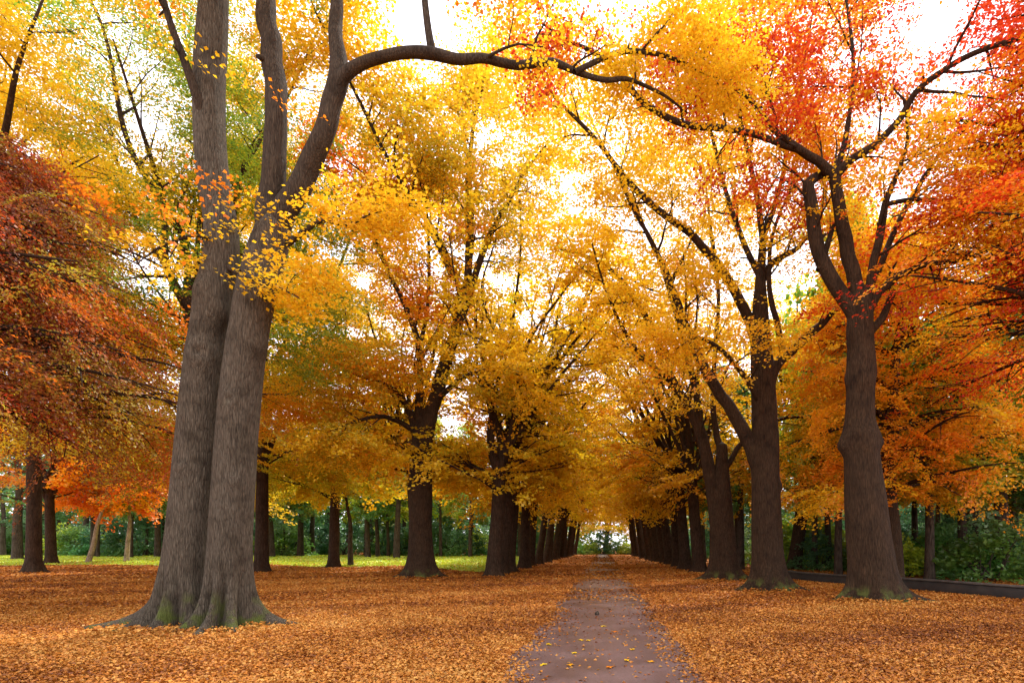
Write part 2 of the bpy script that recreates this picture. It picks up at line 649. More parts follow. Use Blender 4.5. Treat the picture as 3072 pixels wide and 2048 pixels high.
def make_parts(root, trunk_tubes, boughs, anchors, bark, limb_bark=None, **crown_kw):
    kids = []
    for tb in trunk_tubes:
        V, F = join([tb])
        kids.append(mesh_obj('trunk', V, F, bark, root))
    for tubes in boughs:
        V, F = join(tubes)
        kids.append(mesh_obj('bough', V, F, limb_bark or bark, root))
    if anchors:
        kids.append(crown('crown', anchors, parent=root, **crown_kw))
    KIDS[root.name] = kids
    return kids


def branch_tubes(paths, n=5, step=0.8, rmin=0.0):
    return [tube(p, r, n, step) for p, r in paths if r[0] > rmin]


def vase_tree(root, seed, H=17, trunk_h=4.5, r=0.5, spread=5.5, nb=7, palette=('amber', 'gold', 'yellow'), bark=None,
              leaves=55, size=0.2, limit=700, low=0.35, low_rise=-0.45, lean=(0, 0), **kw):
    rng = np.random.default_rng(seed)
    top = np.array([rng.normal(0, 0.15) + lean[0] * 0.2, rng.normal(0, 0.15) + lean[1] * 0.2, trunk_h])
    tp = [np.array([0, 0, -0.15]), np.array([0, 0, 0.6]), top * np.array([0.5, 0.5, 0.5]), top, top + np.array([0, 0, 1.2])]
    trunk = tube(tp, [r, r * 0.97, r * 0.86, r * 0.78, r * 0.5], 20, 0.22, flare=LOBES(rng, 6, r * 0.9), rough=0.1, seed=seed)
    boughs, anchors = [], []
    for k in range(nb):
        a = TAU * (k + rng.uniform(-0.3, 0.3)) / nb
        out = spread * rng.uniform(0.55, 1.1)
        h = H * rng.uniform(0.72, 1.0) - 0.28 * out
        st = top + np.array([0, 0, rng.uniform(-0.9, 0.6)])
        dirv = np.array([math.cos(a), math.sin(a), 0])
        ln = np.array([lean[0], lean[1], 0])
        path = [st]
        for t in (0.12, 0.3, 0.55, 0.8, 1.0):
            q = st + dirv * out * (t ** 1.25) + ln * t ** 1.5 + np.array([0, 0, (h - st[2]) * t ** 0.9]) + rng.normal(0, 0.22, 3)
            path.append(q)
        r0 = r * rng.uniform(0.3, 0.45)
        rad = np.array([r0 * 1.15, r0, r0 * 0.8, r0 * 0.55, r0 * 0.33, 0.03])
        kids, an = grow(path, rad, rng, 8, spread * 0.62, 0.75, 0.1, -0.05, 0.22, 2)
        boughs.append([tube(path, rad, 8, 0.6, rough=0.08, seed=seed + k)] + branch_tubes(kids, 4, 1.2))
        anchors += an
    # low drooping side branches
    for k in range(int(nb * low * 2)):
        a = rng.random() * TAU
        st = np.array([0, 0, rng.uniform(0.8, 1.15) * trunk_h])
        path = limb_path(st, (math.cos(a), math.sin(a), 0.45), spread * rng.uniform(0.7, 1.15), rng, rise=low_rise, wob=0.08)
        rad = np.linspace(r * 0.16, 0.02, len(path))
        kids, an = grow(path, rad, rng, 6, spread * 0.4, 0.8, -0.05, -0.3, 0.3, 2, flat=0.5)
        boughs.append([tube(path, rad, 6, 0.6)] + branch_tubes(kids, 4, 1.2))
        anchors += an
    args = dict(leaves=leaves, length=1.8, width=0.65, thick=0.06, size=size, palette=palette, rng=rng, limit=limit, seed=seed, scatter=0.35, flat=0.8, tilt=0.38)
    args.update(kw)
    make_parts(root, [trunk], boughs, anchors, bark or BARK_ROW, **args)


def layer_tree(root, seed, H=11, r=0.3, levels=9, z0=2.4, reach=6.0, palette=('rust', 'orange'), bark=None, nb=6, sector=None,
               leaves=70, size=0.12, limit=900, droop=0.5, rise=-0.35, **kw):
    """a tree whose boughs spread in flat layers and droop at the ends"""
    rng = np.random.default_rng(seed)
    tp = [np.array([0, 0, -0.15])]
    for k in range(1, 7):
        tp.append(np.array([rng.normal(0, 0.06 * k), rng.normal(0, 0.06 * k), H * k / 6.5]))
    rad = np.linspace(r, r * 0.12, 7)
    trunk = tube(tp, rad, 16, 0.25, flare=LOBES(rng, 5, r * 0.8), rough=0.1, seed=seed)
    boughs, anchors = [], []
    for i in range(levels):
        z = z0 + (H - z0) * (i + 0.5 * rng.random()) / levels
        f = 1 - 0.65 * ((z - z0) / (H - z0)) ** 1.6
        for k in range(nb):
            if sector is None:
                a = TAU * (k + rng.random()) / nb
            else:
                a = sector[0] + (sector[1] - sector[0]) * (k + rng.random()) / nb
            st = np.array([tp[1][0], tp[1][1], z])
            L = reach * f * rng.uniform(0.65, 1.15)
            path = limb_path(st, (math.cos(a), math.sin(a), 0.35), L, rng, rise=rise, wob=0.07, n=6)
            rd = np.linspace(0.03 + 0.012 * L, 0.012, len(path))
            kids, an = grow(path, rd, rng, 9, L * 0.36, 0.85, -0.02, rise * 0.8, 0.22, 2, flat=0.8)
            boughs.append([tube(path, rd, 6, 0.5)] + branch_tubes(kids, 4, 1.0, 0.012))
            anchors += an
    args = dict(leaves=leaves, length=1.3, width=0.5, thick=0.04, size=size, palette=palette, rng=rng, limit=limit, seed=seed,
                droop=droop, flat=0.75, tilt=0.28, scatter=0.12)
    args.update(kw)
    make_parts(root, [trunk], boughs, anchors, bark or BARK_BROWN, **args)


def forest_tree(root, seed, H=15, r=0.32, z0=5.0, reach=4.0, palette=('pine', 'deep', 'green'), leaves=45, size=0.28, limit=125, nb=26, bark=None, lean=0.0):
    rng = np.random.default_rng(seed)
    tp = [np.array([0, 0, -0.3])]
    for k in range(1, 6):
        tp.append(np.array([lean * k / 5 + rng.normal(0, 0.05 * k), rng.normal(0, 0.05 * k), H * k / 5.2]))
    trunk = tube(tp, np.linspace(r, r * 0.2, 6), 12, 0.5, flare=LOBES(rng, 5, r * 0.5), rough=0.08, seed=seed)
    boughs, anchors = [], []
    for k in range(nb):
        z = z0 + (H - z0) * (k + rng.random()) / nb
        f = math.sin(math.pi * min(0.97, 0.22 + 0.78 * (z - z0) / (H - z0)))
        a = rng.random() * TAU
        t = z / H
        st = np.array([lean * t, 0, z])
        L = reach * f * rng.uniform(0.7, 1.15) + 0.4
        path = limb_path(st, (math.cos(a), math.sin(a), 0.4), L, rng, rise=-0.2)
        rd = np.linspace(0.07, 0.02, len(path))
        kids, an = grow(path, rd, rng, 5, L * 0.5, 0.8, 0.05, -0.15, 0.25, 1)
        boughs.append([tube(path, rd, 4, 0.9)])
        anchors += an
    V, F = join([b[0] for b in boughs])
    kids = make_parts(root, [trunk], [], anchors, bark or BARK_WOOD, leaves=leaves, length=1.4, width=0.75, thick=0.15, size=size, palette=palette, rng=rng,
                      limit=limit, seed=seed, material=LEAF_DARK, scatter=0.3)
    kids.append(mesh_obj('branch', V, F, bark or BARK_WOOD, root))


def shrub(root, seed, h=2.6, rad=1.8, palette=('pine', 'deep', 'green'), n=70, leaves=45, size=0.2):
    rng = np.random.default_rng(seed)
    stems, anchors = [], []
    for k in range(9):
        a = rng.random() * TAU
        path = limb_path((rng.normal(0, 0.15), rng.normal(0, 0.15), -0.1), (math.cos(a) * 0.6, math.sin(a) * 0.6, 1), h * rng.uniform(0.6, 1), rng, 0.1, 0.15)
        stems.append(tube(path, np.linspace(0.05, 0.012, len(path)), 5, 0.5))
    for k in range(n):
        u = unit(rng.normal(0, 1, 3))
        u[2] = abs(u[2])
        q = u * np.array([rad, rad, h]) * rng.uniform(0.45, 1) ** 0.5 + np.array([0, 0, 0.1])
        anchors.append((q, unit(u * np.array([1, 1, 0.3]))))
    V, F = join(stems)
    kids = [mesh_obj('stem', V, F, BARK_WOOD, root)]
    kids.append(crown('foliage', anchors, rng, palette, root, leaves=leaves, length=0.9, width=0.5, thick=0.15, size=size, seed=seed, material=LEAF_DARK, flat=0.4))
    KIDS[root.name] = kids


# ------------------------------------------------------------------ setting
def grid_sheet(name, xs, ys, material, off=0.0, mask=None):
    X, Y = np.meshgrid(xs, ys)
    Z = height(X, Y) + off
    V = np.stack([X, Y, Z], -1).reshape(-1, 3)
    nx, ny = len(xs), len(ys)
    i = np.arange(ny - 1)[:, None] * nx
    j = np.arange(nx - 1)[None, :]
    F = np.stack([i + j, i + j + 1, i + nx + j + 1, i + nx + j], -1).reshape(-1, 4)
    if mask is not None:
        c = V[F].mean(1)
        F = F[mask(c[:, 0], c[:, 1])]
    o = mesh_obj(name, V, F, material)
    o['kind'] = 'structure'
    return o


def graded(a, b, mid, fine, k=1.12):
    out = [mid]
    s = fine
    while out[-1] < b:
        out.append(out[-1] + s)
        s *= k
    lo = [mid]
    s = fine
    while lo[-1] > a:
        lo.append(lo[-1] - s)
        s *= k
    return np.array(sorted(set(lo[1:] + out)))


GROUND = ground_material()
grid_sheet('ground', graded(-420, 420, 0, 0.5, 1.05), graded(-40, 700, 14, 0.5, 1.05), GROUND)


def path_half(y):
    return 1.27 + 0.04 * np.sin(y * 0.9) + 0.05 * np.sin(y * 2.3 + 1)


PATH = path_material()
ys = np.arange(-14, 126, 0.5)
hw = path_half(ys)
us = np.linspace(-1, 1, 9)
Xp = us[None, :] * hw[:, None]
Yp = np.repeat(ys[:, None], 9, 1)
Zp = height(Xp, Yp) + 0.005
Vp = np.stack([Xp, Yp, Zp], -1).reshape(-1, 3)
ii = np.arange(len(ys) - 1)[:, None] * 9
jj = np.arange(8)[None, :]
o = mesh_obj('path', Vp, np.stack([ii + jj, ii + jj + 1, ii + 9 + jj + 1, ii + 9 + jj], -1).reshape(-1, 4), PATH)
o['kind'] = 'structure'

LAWN = plain_material('mown_grass', (0.30, 0.38, 0.05), (0.52, 0.58, 0.10), 1.6, 0.9, 0.2)


def lawn_mask(x, y):
    edge = 46 + 1.6 * np.sin(x * 0.13) + 1.2 * np.sin(x * 0.41 + 1) - 7 * sm(-16, -8, x)
    return (y > edge) & (y < 84) & (x < -7.2 + 0.5 * np.sin(y * 0.6))


grid_sheet('lawn', np.arange(-95, -6, 0.6), np.arange(34, 86, 0.6), LAWN, 0.012, lawn_mask)
rng = np.random.default_rng(5)
n = 60000
gx = rng.uniform(-90, -7, n)
gy = 36 + 42 * rng.random(n) ** 1.5
k = lawn_mask(gx, gy)
gx, gy = gx[k], gy[k]
n = len(gx)
pos = np.stack([gx, gy, height(gx, gy) + 0.05], -1)
nr = np.stack([rng.normal(0, 1, n), rng.normal(0, 1, n), np.full(n, 0.25)], -1)
nr /= np.linalg.norm(nr, axis=1)[:, None]
ax = np.stack([rng.normal(0, 0.3, n), rng.normal(0, 0.3, n), np.ones(n)], -1)
V, F, cc = leaf_mesh(pos, nr, ax, rng.uniform(0.09, 0.17, n), pal_pick(('lime', 'olive', 'lime', 'green'), rng.random(n)), rng)
o = mesh_obj('grass', V, F, LEAF_DARK, smooth=False, colour=cc)
o['kind'] = 'stuff'

# the carpet of fallen leaves
rng = np.random.default_rng(11)


def litter(n, y0, y1, size, pw):
    y = y0 + (y1 - y0) * rng.random(n) ** pw
    half = (np.where(rng.random(n) < 0.5, 0.82, -1.14)) * y
    x = rng.uniform(-1.15, 0.85, n) * y
    x += rng.normal(0, 0.3, n)
    return x, y, size * rng.uniform(0.65, 1.35, n)


parts = [litter(300000, 4.5, 15, 0.049, 0.75), litter(200000, 12, 30, 0.075, 0.8), litter(70000, 26, 52, 0.14, 0.8), litter(14000, 48, 118, 0.25, 0.9)]
q_ = 9000
py_ = 17 + 100 * rng.random(q_) ** 1.7
parts.append((rng.uniform(-1.4, 1.4, q_), py_, (0.075 + 0.0022 * py_) * rng.uniform(0.7, 1.3, q_)))
for (tx, ty, rr_, q_) in [(-8.3, 11.1, 1.25, 2600), (-7.3, 11.0, 1.0, 1500), (7.5, 16.0, 1.1, 1800), (6.0, 20.7, 1.0, 1300), (5.9, 27.6, 0.95, 900), (-9.5, 29.4, 1.1, 1000)]:
    a_ = rng.random(q_) * TAU
    d_ = rr_ * (0.55 + np.abs(rng.normal(0, 0.35, q_)))
    parts.append((tx + d_ * np.cos(a_), ty + d_ * np.sin(a_), (0.045 + 0.0022 * ty) * rng.uniform(0.7, 1.3, q_)))
HEAP = sum(len(p[0]) for p in parts[5:])
x = np.concatenate([p[0] for p in parts])
y = np.concatenate([p[1] for p in parts])
s = np.concatenate([p[2] for p in parts])
edge = np.abs(x) - path_half(y) - 0.13 * np.sin(x * 3 + y * 1.7) * np.sin(y * 0.8 + x) - 0.12 * rng.normal(0, 1, len(x))
cover = 0.012 + 0.35 * np.exp(edge / 0.16) + 0.12 * sm(16, 19.5, y) * (1 - sm(21, 22.5, y)) + 0.42 * sm(26.5, 30, y) * (1 - sm(37, 39, y)) + 0.35 * sm(41, 43, y) * (1 - sm(54, 56, y)) + 0.3 * sm(60, 62, y) * (1 - sm(85, 90, y))
keep = np.where(edge > 0, rng.random(len(x)) < np.clip(0.4 + edge * 1.5, 0, 1), rng.random(len(x)) < cover)
keep &= ~(lawn_mask(x, y) & (rng.random(len(x)) < 0.8))
lift = np.zeros(len(x))
lift[-HEAP:] = 0.09 * rng.random(HEAP) ** 2
x, y, s, lift = x[keep], y[keep], s[keep], lift[keep]
n = len(x)
pos = np.stack([x, y, height(x, y) + 0.008 + np.where(np.abs(x) > 1.4, 0.035, 0.006) * rng.random(n) + lift], -1)
nr = np.stack([rng.normal(0, 0.32, n), rng.normal(0, 0.32, n), np.ones(n)], -1)
nr /= np.linalg.norm(nr, axis=1)[:, None]
ax = rng.normal(0, 1, (n, 3))
t = 0.48 + 0.34 * field(np.stack([x, y, 0 * x], -1), 3, 0.35) + 0.12 * field(np.stack([x, y, 0 * x], -1), 8, 1.6) + rng.normal(0, 0.26, n)
A = np.array([(0.22, 0.065, 0.016), (0.42, 0.135, 0.020), (0.61, 0.22, 0.030), (0.72, 0.295, 0.050), (0.78, 0.39, 0.085)])
tt = np.clip(t, 0, 0.999) * 4
i0 = tt.astype(int)
col = A[i0] + (A[i0 + 1 if False else np.minimum(i0 + 1, 4)] - A[i0]) * (tt - i0)[:, None]
col *= rng.uniform(0.54, 0.92, n)[:, None]
V, F, cc = leaf_mesh(pos, nr, ax, s, np.clip(col, 0.01, 0.85), rng, fold=0.35)
o = mesh_obj('fallen_leaves', V, F, LITTER, smooth=False, colour=cc)
o['kind'] = 'stuff'

# single leaves on the bare path
spots = [(1310, 1528, 'amber', 'amber leaf lying alone on the near end of the path, left of the middle'),
         (1247, 1527, 'yellow', 'pale yellow leaf on the litter at the left border of the path'),
         (1440, 1517, 'gold', 'golden leaf on the near right side of the path beside the litter'),
         (1318, 1500, 'yellow', 'crumpled yellow leaf left of the middle of the path'),
         (1400, 1533, 'orange', 'orange leaf in the middle of the path at its near end'),
         (1335, 1470, 'gold', 'small golden leaf on the path, left one of a close pair'),
         (1352, 1471, 'yellow', 'small yellow leaf on the path, right one of a close pair'),
         (1385, 1438, 'yellow', 'pale leaf in the middle of the path, farthest of the large leaves'),
         (1413, 1451, 'orange', 'curled orange leaf right of the middle of the path'),
         (1495, 1520, 'amber', 'orange leaf at the far right of the near path end'),
         (1262, 1480, 'yellow', 'small pale leaf along the left side of the path'),
         (1452, 1492, 'gold', 'yellow leaf on the right half of the path')]
for (px, py, cn, lab) in spots:
    d = CZ * FOC / (py / PX - CY)
    X = (px / PX - CX) / FOC * d
    # a maple-like outline with five points and a stalk
    m_ = 22
    th = np.arange(m_) / m_ * TAU
    rr = 0.055 * (0.72 + 0.28 * np.cos(5 * th)) * (1 + 0.12 * rng.normal(0, 1, m_))
    ring = np.stack([rr * np.cos(th) * 1.2, rr * np.sin(th) * 0.9, 0.006 + 0.016 * np.abs(np.sin(th * 1.5 + rng.random() * 3))], -1)
    V = np.vstack([[0, 0, 0.010], ring])
    V = np.vstack([V, V - np.array([0, 0, 0.0025])])
    a_ = 1 + np.arange(m_)
    b_ = 1 + (np.arange(m_) + 1) % m_
    T = np.vstack([np.stack([np.zeros(m_, int), a_, b_], -1), np.stack([np.full(m_, m_ + 1), b_ + m_ + 1, a_ + m_ + 1], -1)])
    Q = np.stack([a_, a_ + m_ + 1, b_ + m_ + 1, b_], -1)
    root = thing('fallen_leaf', (X, d, float(height(X, d)) + 0.006), lab, 'leaf', 'single leaves on the bare path', rng.random() * TAU)
    mesh_obj('blade', V, [T, Q], LITTER, root, smooth=True, colour=np.repeat([PAL[cn]], len(V), 0))
    st = tube([(0.03, 0, 0.008), (0.07, 0.008, 0.012), (0.10, 0.02, 0.006)], [0.003, 0.0025, 0.002], 5, 0.02)
    V, F = join([st])
    mesh_obj('stalk', V, F, LITTER, root, colour=np.repeat([PAL['brown']], len(V), 0))
d = CZ * FOC / (1411 / PX - CY)
V, F = join([tube([(0, 0, -0.01), (0, 0, 0.02), (0.01, 0, 0.06), (0.015, 0, 0.09)], [0.03, 0.05, 0.045, 0.012], 10, 0.02, rough=0.2, seed=4)])
o = mesh_obj('pebble', V, F, BARK_WOOD, loc=((1371 / PX - CX) / FOC * d, d, float(height(-0.1, d)) + 0.004))
o['label'] = 'small dark pebble lying alone in the middle of the path'
o['category'] = 'pebble'

# dark low wall on the right
WALL = plain_material('dark_wall', (0.012, 0.009, 0.007), (0.035, 0.027, 0.02), 3, 0.7, 0.3)
CAP = plain_material('wall_coping', (0.03, 0.025, 0.02), (0.085, 0.072, 0.058), 5, 0.7, 0.2)
wp = [(8.9, 31.0), (9.6, 27.6), (10.6, 23.6), (11.7, 20.3), (12.9, 17.4), (14.8, 14.2), (17.5, 10.8), (22, 6)]
pc, _ = resample([(a, b, 0) for a, b in wp], np.ones(len(wp)), 0.7)
root = thing('low_wall', (11.7, 20.3, 0), 'low dark curving garden wall behind the right hand trees at the wood edge', 'wall')
tn = np.gradient(pc, axis=0)
tn /= np.linalg.norm(tn, axis=1)[:, None]
sd = np.stack([tn[:, 1], -tn[:, 0], 0 * tn[:, 0]], -1)
hz = height(pc[:, 0], pc[:, 1])


def wall_strip(name, half, z0, z1, material):
    prof = np.array([(-half, z0), (-half, z1 - 0.02), (-half + 0.02, z1), (half - 0.02, z1), (half, z1 - 0.02), (half, z0)])
    V = (pc[:, None, :] + sd[:, None, :] * prof[None, :, 0, None])
    V[..., 2] = hz[:, None] + prof[None, :, 1]
    V = V.reshape(-1, 3) - np.array([11.7, 20.3, 0])
    q = len(prof)
    i = np.arange(len(pc) - 1)[:, None] * q
    j = np.arange(q)[None, :]
    F = np.stack([i + j, i + (j + 1) % q, i + q + (j + 1) % q, i + q + j], -1).reshape(-1, 4)
    mesh_obj(name, V, F, material, root)


wall_strip('wall_face', 0.16, -0.3, 0.36, WALL)
wall_strip('coping', 0.20, 0.362, 0.42, CAP)

# ------------------------------------------------------------------ canopy openings (sight lines)
OPENINGS += [(320, 230, 95, 150, 0.95), (395, 350, 50, 60, 0.8), (335, 595, 150, 105, 0.98), (255, 60, 60, 60, 0.7), (1240, 60, 40, 60, 0.45), (1190, 80, 35, 50, 0.4),
             (1420, 90, 40, 50, 0.5), (1180, 260, 110, 100, 0.25), (1330, 280, 110, 90, 0.32), (1330, 520, 90, 70, 0.34), (1360, 620, 70, 60, 0.27), (950, 420, 50, 90, 0.27), (780, 560, 100, 60, 0.32),
             (960, 660, 60, 60, 0.25), (2250, 190, 110, 80, 0.9), (2030, 90, 50, 40, 0.5), (2140, 740, 120, 50, 0.85), (2010, 440, 80, 60, 0.65), (2260, 640, 80, 80, 0.65),
             (720, 90, 50, 60, 0.27), (60, 540, 60, 60, 0.7), (1440, 500, 70, 60, 0.27), (1580, 380, 60, 60, 0.4), (2180, 560, 120, 40, 0.5)]
# ------------------------------------------------------------------ the near trees, traced limb by limb


def tr(base, pts):
    p = np.array([P(a, b, d) for (a, b, d, w) in pts]) - np.asarray(base)
    r = np.array([w / PX / FOC * d * 0.5 for (a, b, d, w) in pts])
    return p, r


def hero(root, base, trunk_specs, limb_specs, bark, seed, kid=(9, 2.6), n_ring=14, upb=0.2, rise=-0.05, twig_min=0.0, extra=(), **kw):
    rng = np.random.default_rng(seed)
    trunks = []
    anchors = []
    for (pts, lobes, n, rough, knots, *hol) in trunk_specs:
        p, r = tr(base, pts)
        trunks.append(tube(p, r, n, 0.07 if n > 60 else 0.12, flare=lobes, rough=rough, seed=seed, knots=knots, hollows=hol[0] if hol else ()))
    boughs = []
    for spec in limb_specs:
        pts, nk, kl = spec[:3]
        p, r = tr(base, pts)
        p, r = resample(p, r, 0.55)
        p[1:-1] += rng.normal(0, 0.10, (len(p) - 2, 3)) * np.minimum(r[1:-1], 0.16)[:, None]
        stubs = []
        for q in range(2):
            i_ = int(rng.integers(len(p) // 3, len(p) - 1))
            dv = unit(rng.normal(0, 1, 3) + np.array([0, -0.4, 0.3]))
            L_ = r[i_] + rng.uniform(0.05, 0.22)
            stubs.append(tube([p[i_], p[i_] + dv * L_ * 0.6, p[i_] + dv * L_], [r[i_] * 0.5, r[i_] * 0.34, r[i_] * 0.22], 7, 0.1))
        kids, an = grow(p, r, rng, nk, kl, 0.8, upb, rise, spec[3] if len(spec) > 3 else 0.2, 2)
        boughs.append([tube(p, r, n_ring, 0.15, rough=0.09, seed=seed + len(boughs))] + stubs + branch_tubes(kids, 5, 0.6, twig_min))
        anchors += an
    core = np.vstack([resample(*tr(base, sp_[0]), 0.3)[0][:-3] for sp_ in limb_specs])
    big = np.concatenate([resample(*tr(base, sp_[0]), 0.3)[1][:-3] for sp_ in limb_specs]) > 0.045 + 0.0012 * base[1]
    core = core[big]
    clear = 0.85 + 0.004 * base[1]
    anchors = [a for a in anchors if rng.random() > 0.93 or np.min(np.sum((core - a[0]) ** 2, 1)) > clear ** 2]
    for (pt, dr) in extra:
        anchors.append((np.asarray(pt) - np.asarray(base), unit(dr)))
    kids = make_parts(root, trunks, boughs, anchors, bark, rng=rng, seed=seed, world=base, **kw)
    return kids


# --- the great twin-trunked tree on the left
D = 11.1
B0 = np.array([P(480, 1436, D)[0], D, 0.0])
B0[2] = float(height(B0[0], B0[1]))
root = thing('twin_tree', B0, 'huge grey tree with two trunks grown together and a bough arching over the path', 'tree')
left = [(425, 1452, D, 99), (428, 1330, D, 95), (440, 1150, D, 85), (456, 950, D, 78), (472, 800, D, 74), (488, 690, D, 72), (506, 600, D + .05, 70), (507, 520, D + .1, 67), (492, 430, D + .1, 65),
        (482, 320, D + .1, 64), (481, 180, D + .2, 63), (488, 60, D + .2, 62), (495, -90, D + .3, 55), (505, -330, D + .5, 35), (520, -560, D + .8, 14)]
right = [(514, 1452, D - .12, 95), (522, 1330, D - .12, 89), (534, 1150, D - .12, 86), (546, 980, D - .1, 84), (562, 830, D - .1, 82), (582, 700, D - .1, 82), (606, 600, D - .1, 80), (628, 530, D - .1, 72), (638, 492, D - .1, 50), (644, 465, D - .1, 22)]
lobL = [(math.pi, 1.35, 0.24), (math.pi + .75, 0.60, 0.22), (math.pi + 1.45, 0.46, 0.17), (-.75, 0.30, 0.13), (math.pi - .9, 0.6, 0.3), (1.6, 0.4, 0.35)]
lobR = [(0.25, 0.95, 0.20), (-0.80, 0.42, 0.20), (-1.42, 0.55, 0.15), (-2.05, 0.42, 0.15), (0.9, 0.6, 0.3), (1.7, 0.4, 0.35)]
holL = [(math.pi + 1.08, 0.16, 0.12), (math.pi + 1.85, 0.16, 0.12)]
holR = [(-1.12, 0.17, 0.11), (-1.74, 0.17, 0.11), (-0.35, 0.15, 0.14)]
kn = [(-1.2, 5.4, 0.10, -0.09), (-1.2, 5.4, 0.22, 0.08), (-1.5, 3.2, 0.1, 0.04), (-1.9, 6.6, 0.2, 0.05), (-0.4, 6.3, 0.25, 0.06)]
limbs = [
    ([(628, 540, D - .1, 62), (618, 470, D - .1, 51.6), (630, 390, D - .1, 49.9), (638, 290, D - .1, 46.4), (632, 190, D, 44.7), (620, 90, D + .1, 43.0), (608, -40, D + .3, 37.8), (590, -250, D + .6, 25.8), (575, -480, D + 1, 6.9)], 9, 2.8, 0.55),
    ([(628, 540, D - .1, 60.2), (655, 480, D - .15, 53.3), (700, 405, D - .2, 48.2), (738, 320, D - .25, 44.7), (762, 240, D - .3, 43.0), (780, 180, D - .3, 44.7), (772, 90, D - .2, 31.0), (772, 20, D - .1, 27.5), (780, -90, D + .2, 22.4), (800, -300, D + .6, 6.9)], 8, 2.8, 0.62),
    ([(764, 222, D - .3, 36.1), (785, 176, D - .35, 31.0), (830, 146, D - .4, 25.8), (890, 130, D - .5, 24.9), (940, 120, D - .5, 25.8), (990, 124, D - .5, 27.5), (1050, 134, D - .4, 23.2), (1110, 133, D - .2, 19.8), (1190, 148, D, 18.1), (1270, 143, D + .3, 16.3), (1330, 166, D + .5, 12.9), (1390, 183, D + .6, 11.2), (1440, 181, D + .8, 9.5), (1520, 215, D + 1.2, 6.9), (1580, 260, D + 1.6, 3.4)], 6, 1.2, 0.35),
    ([(992, 118, D - .5, 18.9), (985, 70, D - .5, 16.3), (976, 10, D - .5, 14.6), (970, -120, D - .4, 11.2), (975, -300, D, 4.3)], 5, 1.9, 0.3),
    ([(1320, 165, D + .4, 12.0), (1370, 140, D + .5, 12.0), (1440, 118, D + .7, 11.2), (1530, 128, D + .9, 9.5), (1620, 168, D + 1.2, 6.9), (1700, 190, D + 1.5, 3.4)], 4, 1.1, 0.3),
    ([(488, 330, D + .1, 25.8), (440, 180, D - .2, 18.9), (380, 20, D - .5, 13.8), (330, -200, D - .6, 5.2)], 6, 2.0, 0.5),
    ([(660, 560, D - .1, 13.8), (740, 505, D - .2, 10.3), (800, 515, D - .2, 7.7), (850, 490, D - .2, 3.4)], 4, 0.7, 0.4),
    ([(515, 610, D, 13.8), (580, 640, D - .5, 8.6), (640, 660, D - .7, 5.2), (700, 690, D - .8, 2.6)], 2, 0.6, 0.3),
    ([(505, 560, D, 12.0), (450, 540, D - .4, 7.7), (380, 560, D - .6, 5.2), (320, 600, D - .7, 2.6)], 3, 0.7, 0.4),
]
ex = []
rx = np.random.default_rng(77)
for (px, py, dd, sp, m_) in [(510, 405, -.55, 40, 2), (520, 440, -.55, 45, 2), (490, 500, -.55, 45, 2), (540, 590, -.7, 60, 2), (600, 620, -.75, 60, 3), (640, 650, -.8, 60, 2), (690, 640, -.6, 50, 2), (640, 215, -.45, 15, 1), (475, 130, -.45, 10, 1)]:
    for q in range(m_):
        ex.append((P(px + rx.normal(0, sp), py + rx.normal(0, sp * 0.35), D + dd + rx.normal(0, .12)), (rx.normal(0.6, .5), rx.normal(0, .4), rx.normal(-.1, .1))))
hero(root, B0, [(left, lobL, 144, 0.07, kn, holL), (right, lobR, 144, 0.07, [(-1.5, 4.45, 0.14, 0.07), (-1.5, 4.45, 0.07, -0.09), (-1.0, 2.9, 0.10, 0.04), (-0.3, 5.6, 0.2, 0.06)], holR)], limbs, BARK_GREY, 101, n_ring=18, upb=0.6, limb_bark=BARK_LIMB,
     extra=ex, palette=('yellow', 'yellow', 'gold', 'yellow', 'amber', 'orange'), leaves=60, length=1.0, width=0.36, thick=0.04, size=0.075, freq=0.35, scatter=0.3, limit=1500, tilt=0.38)

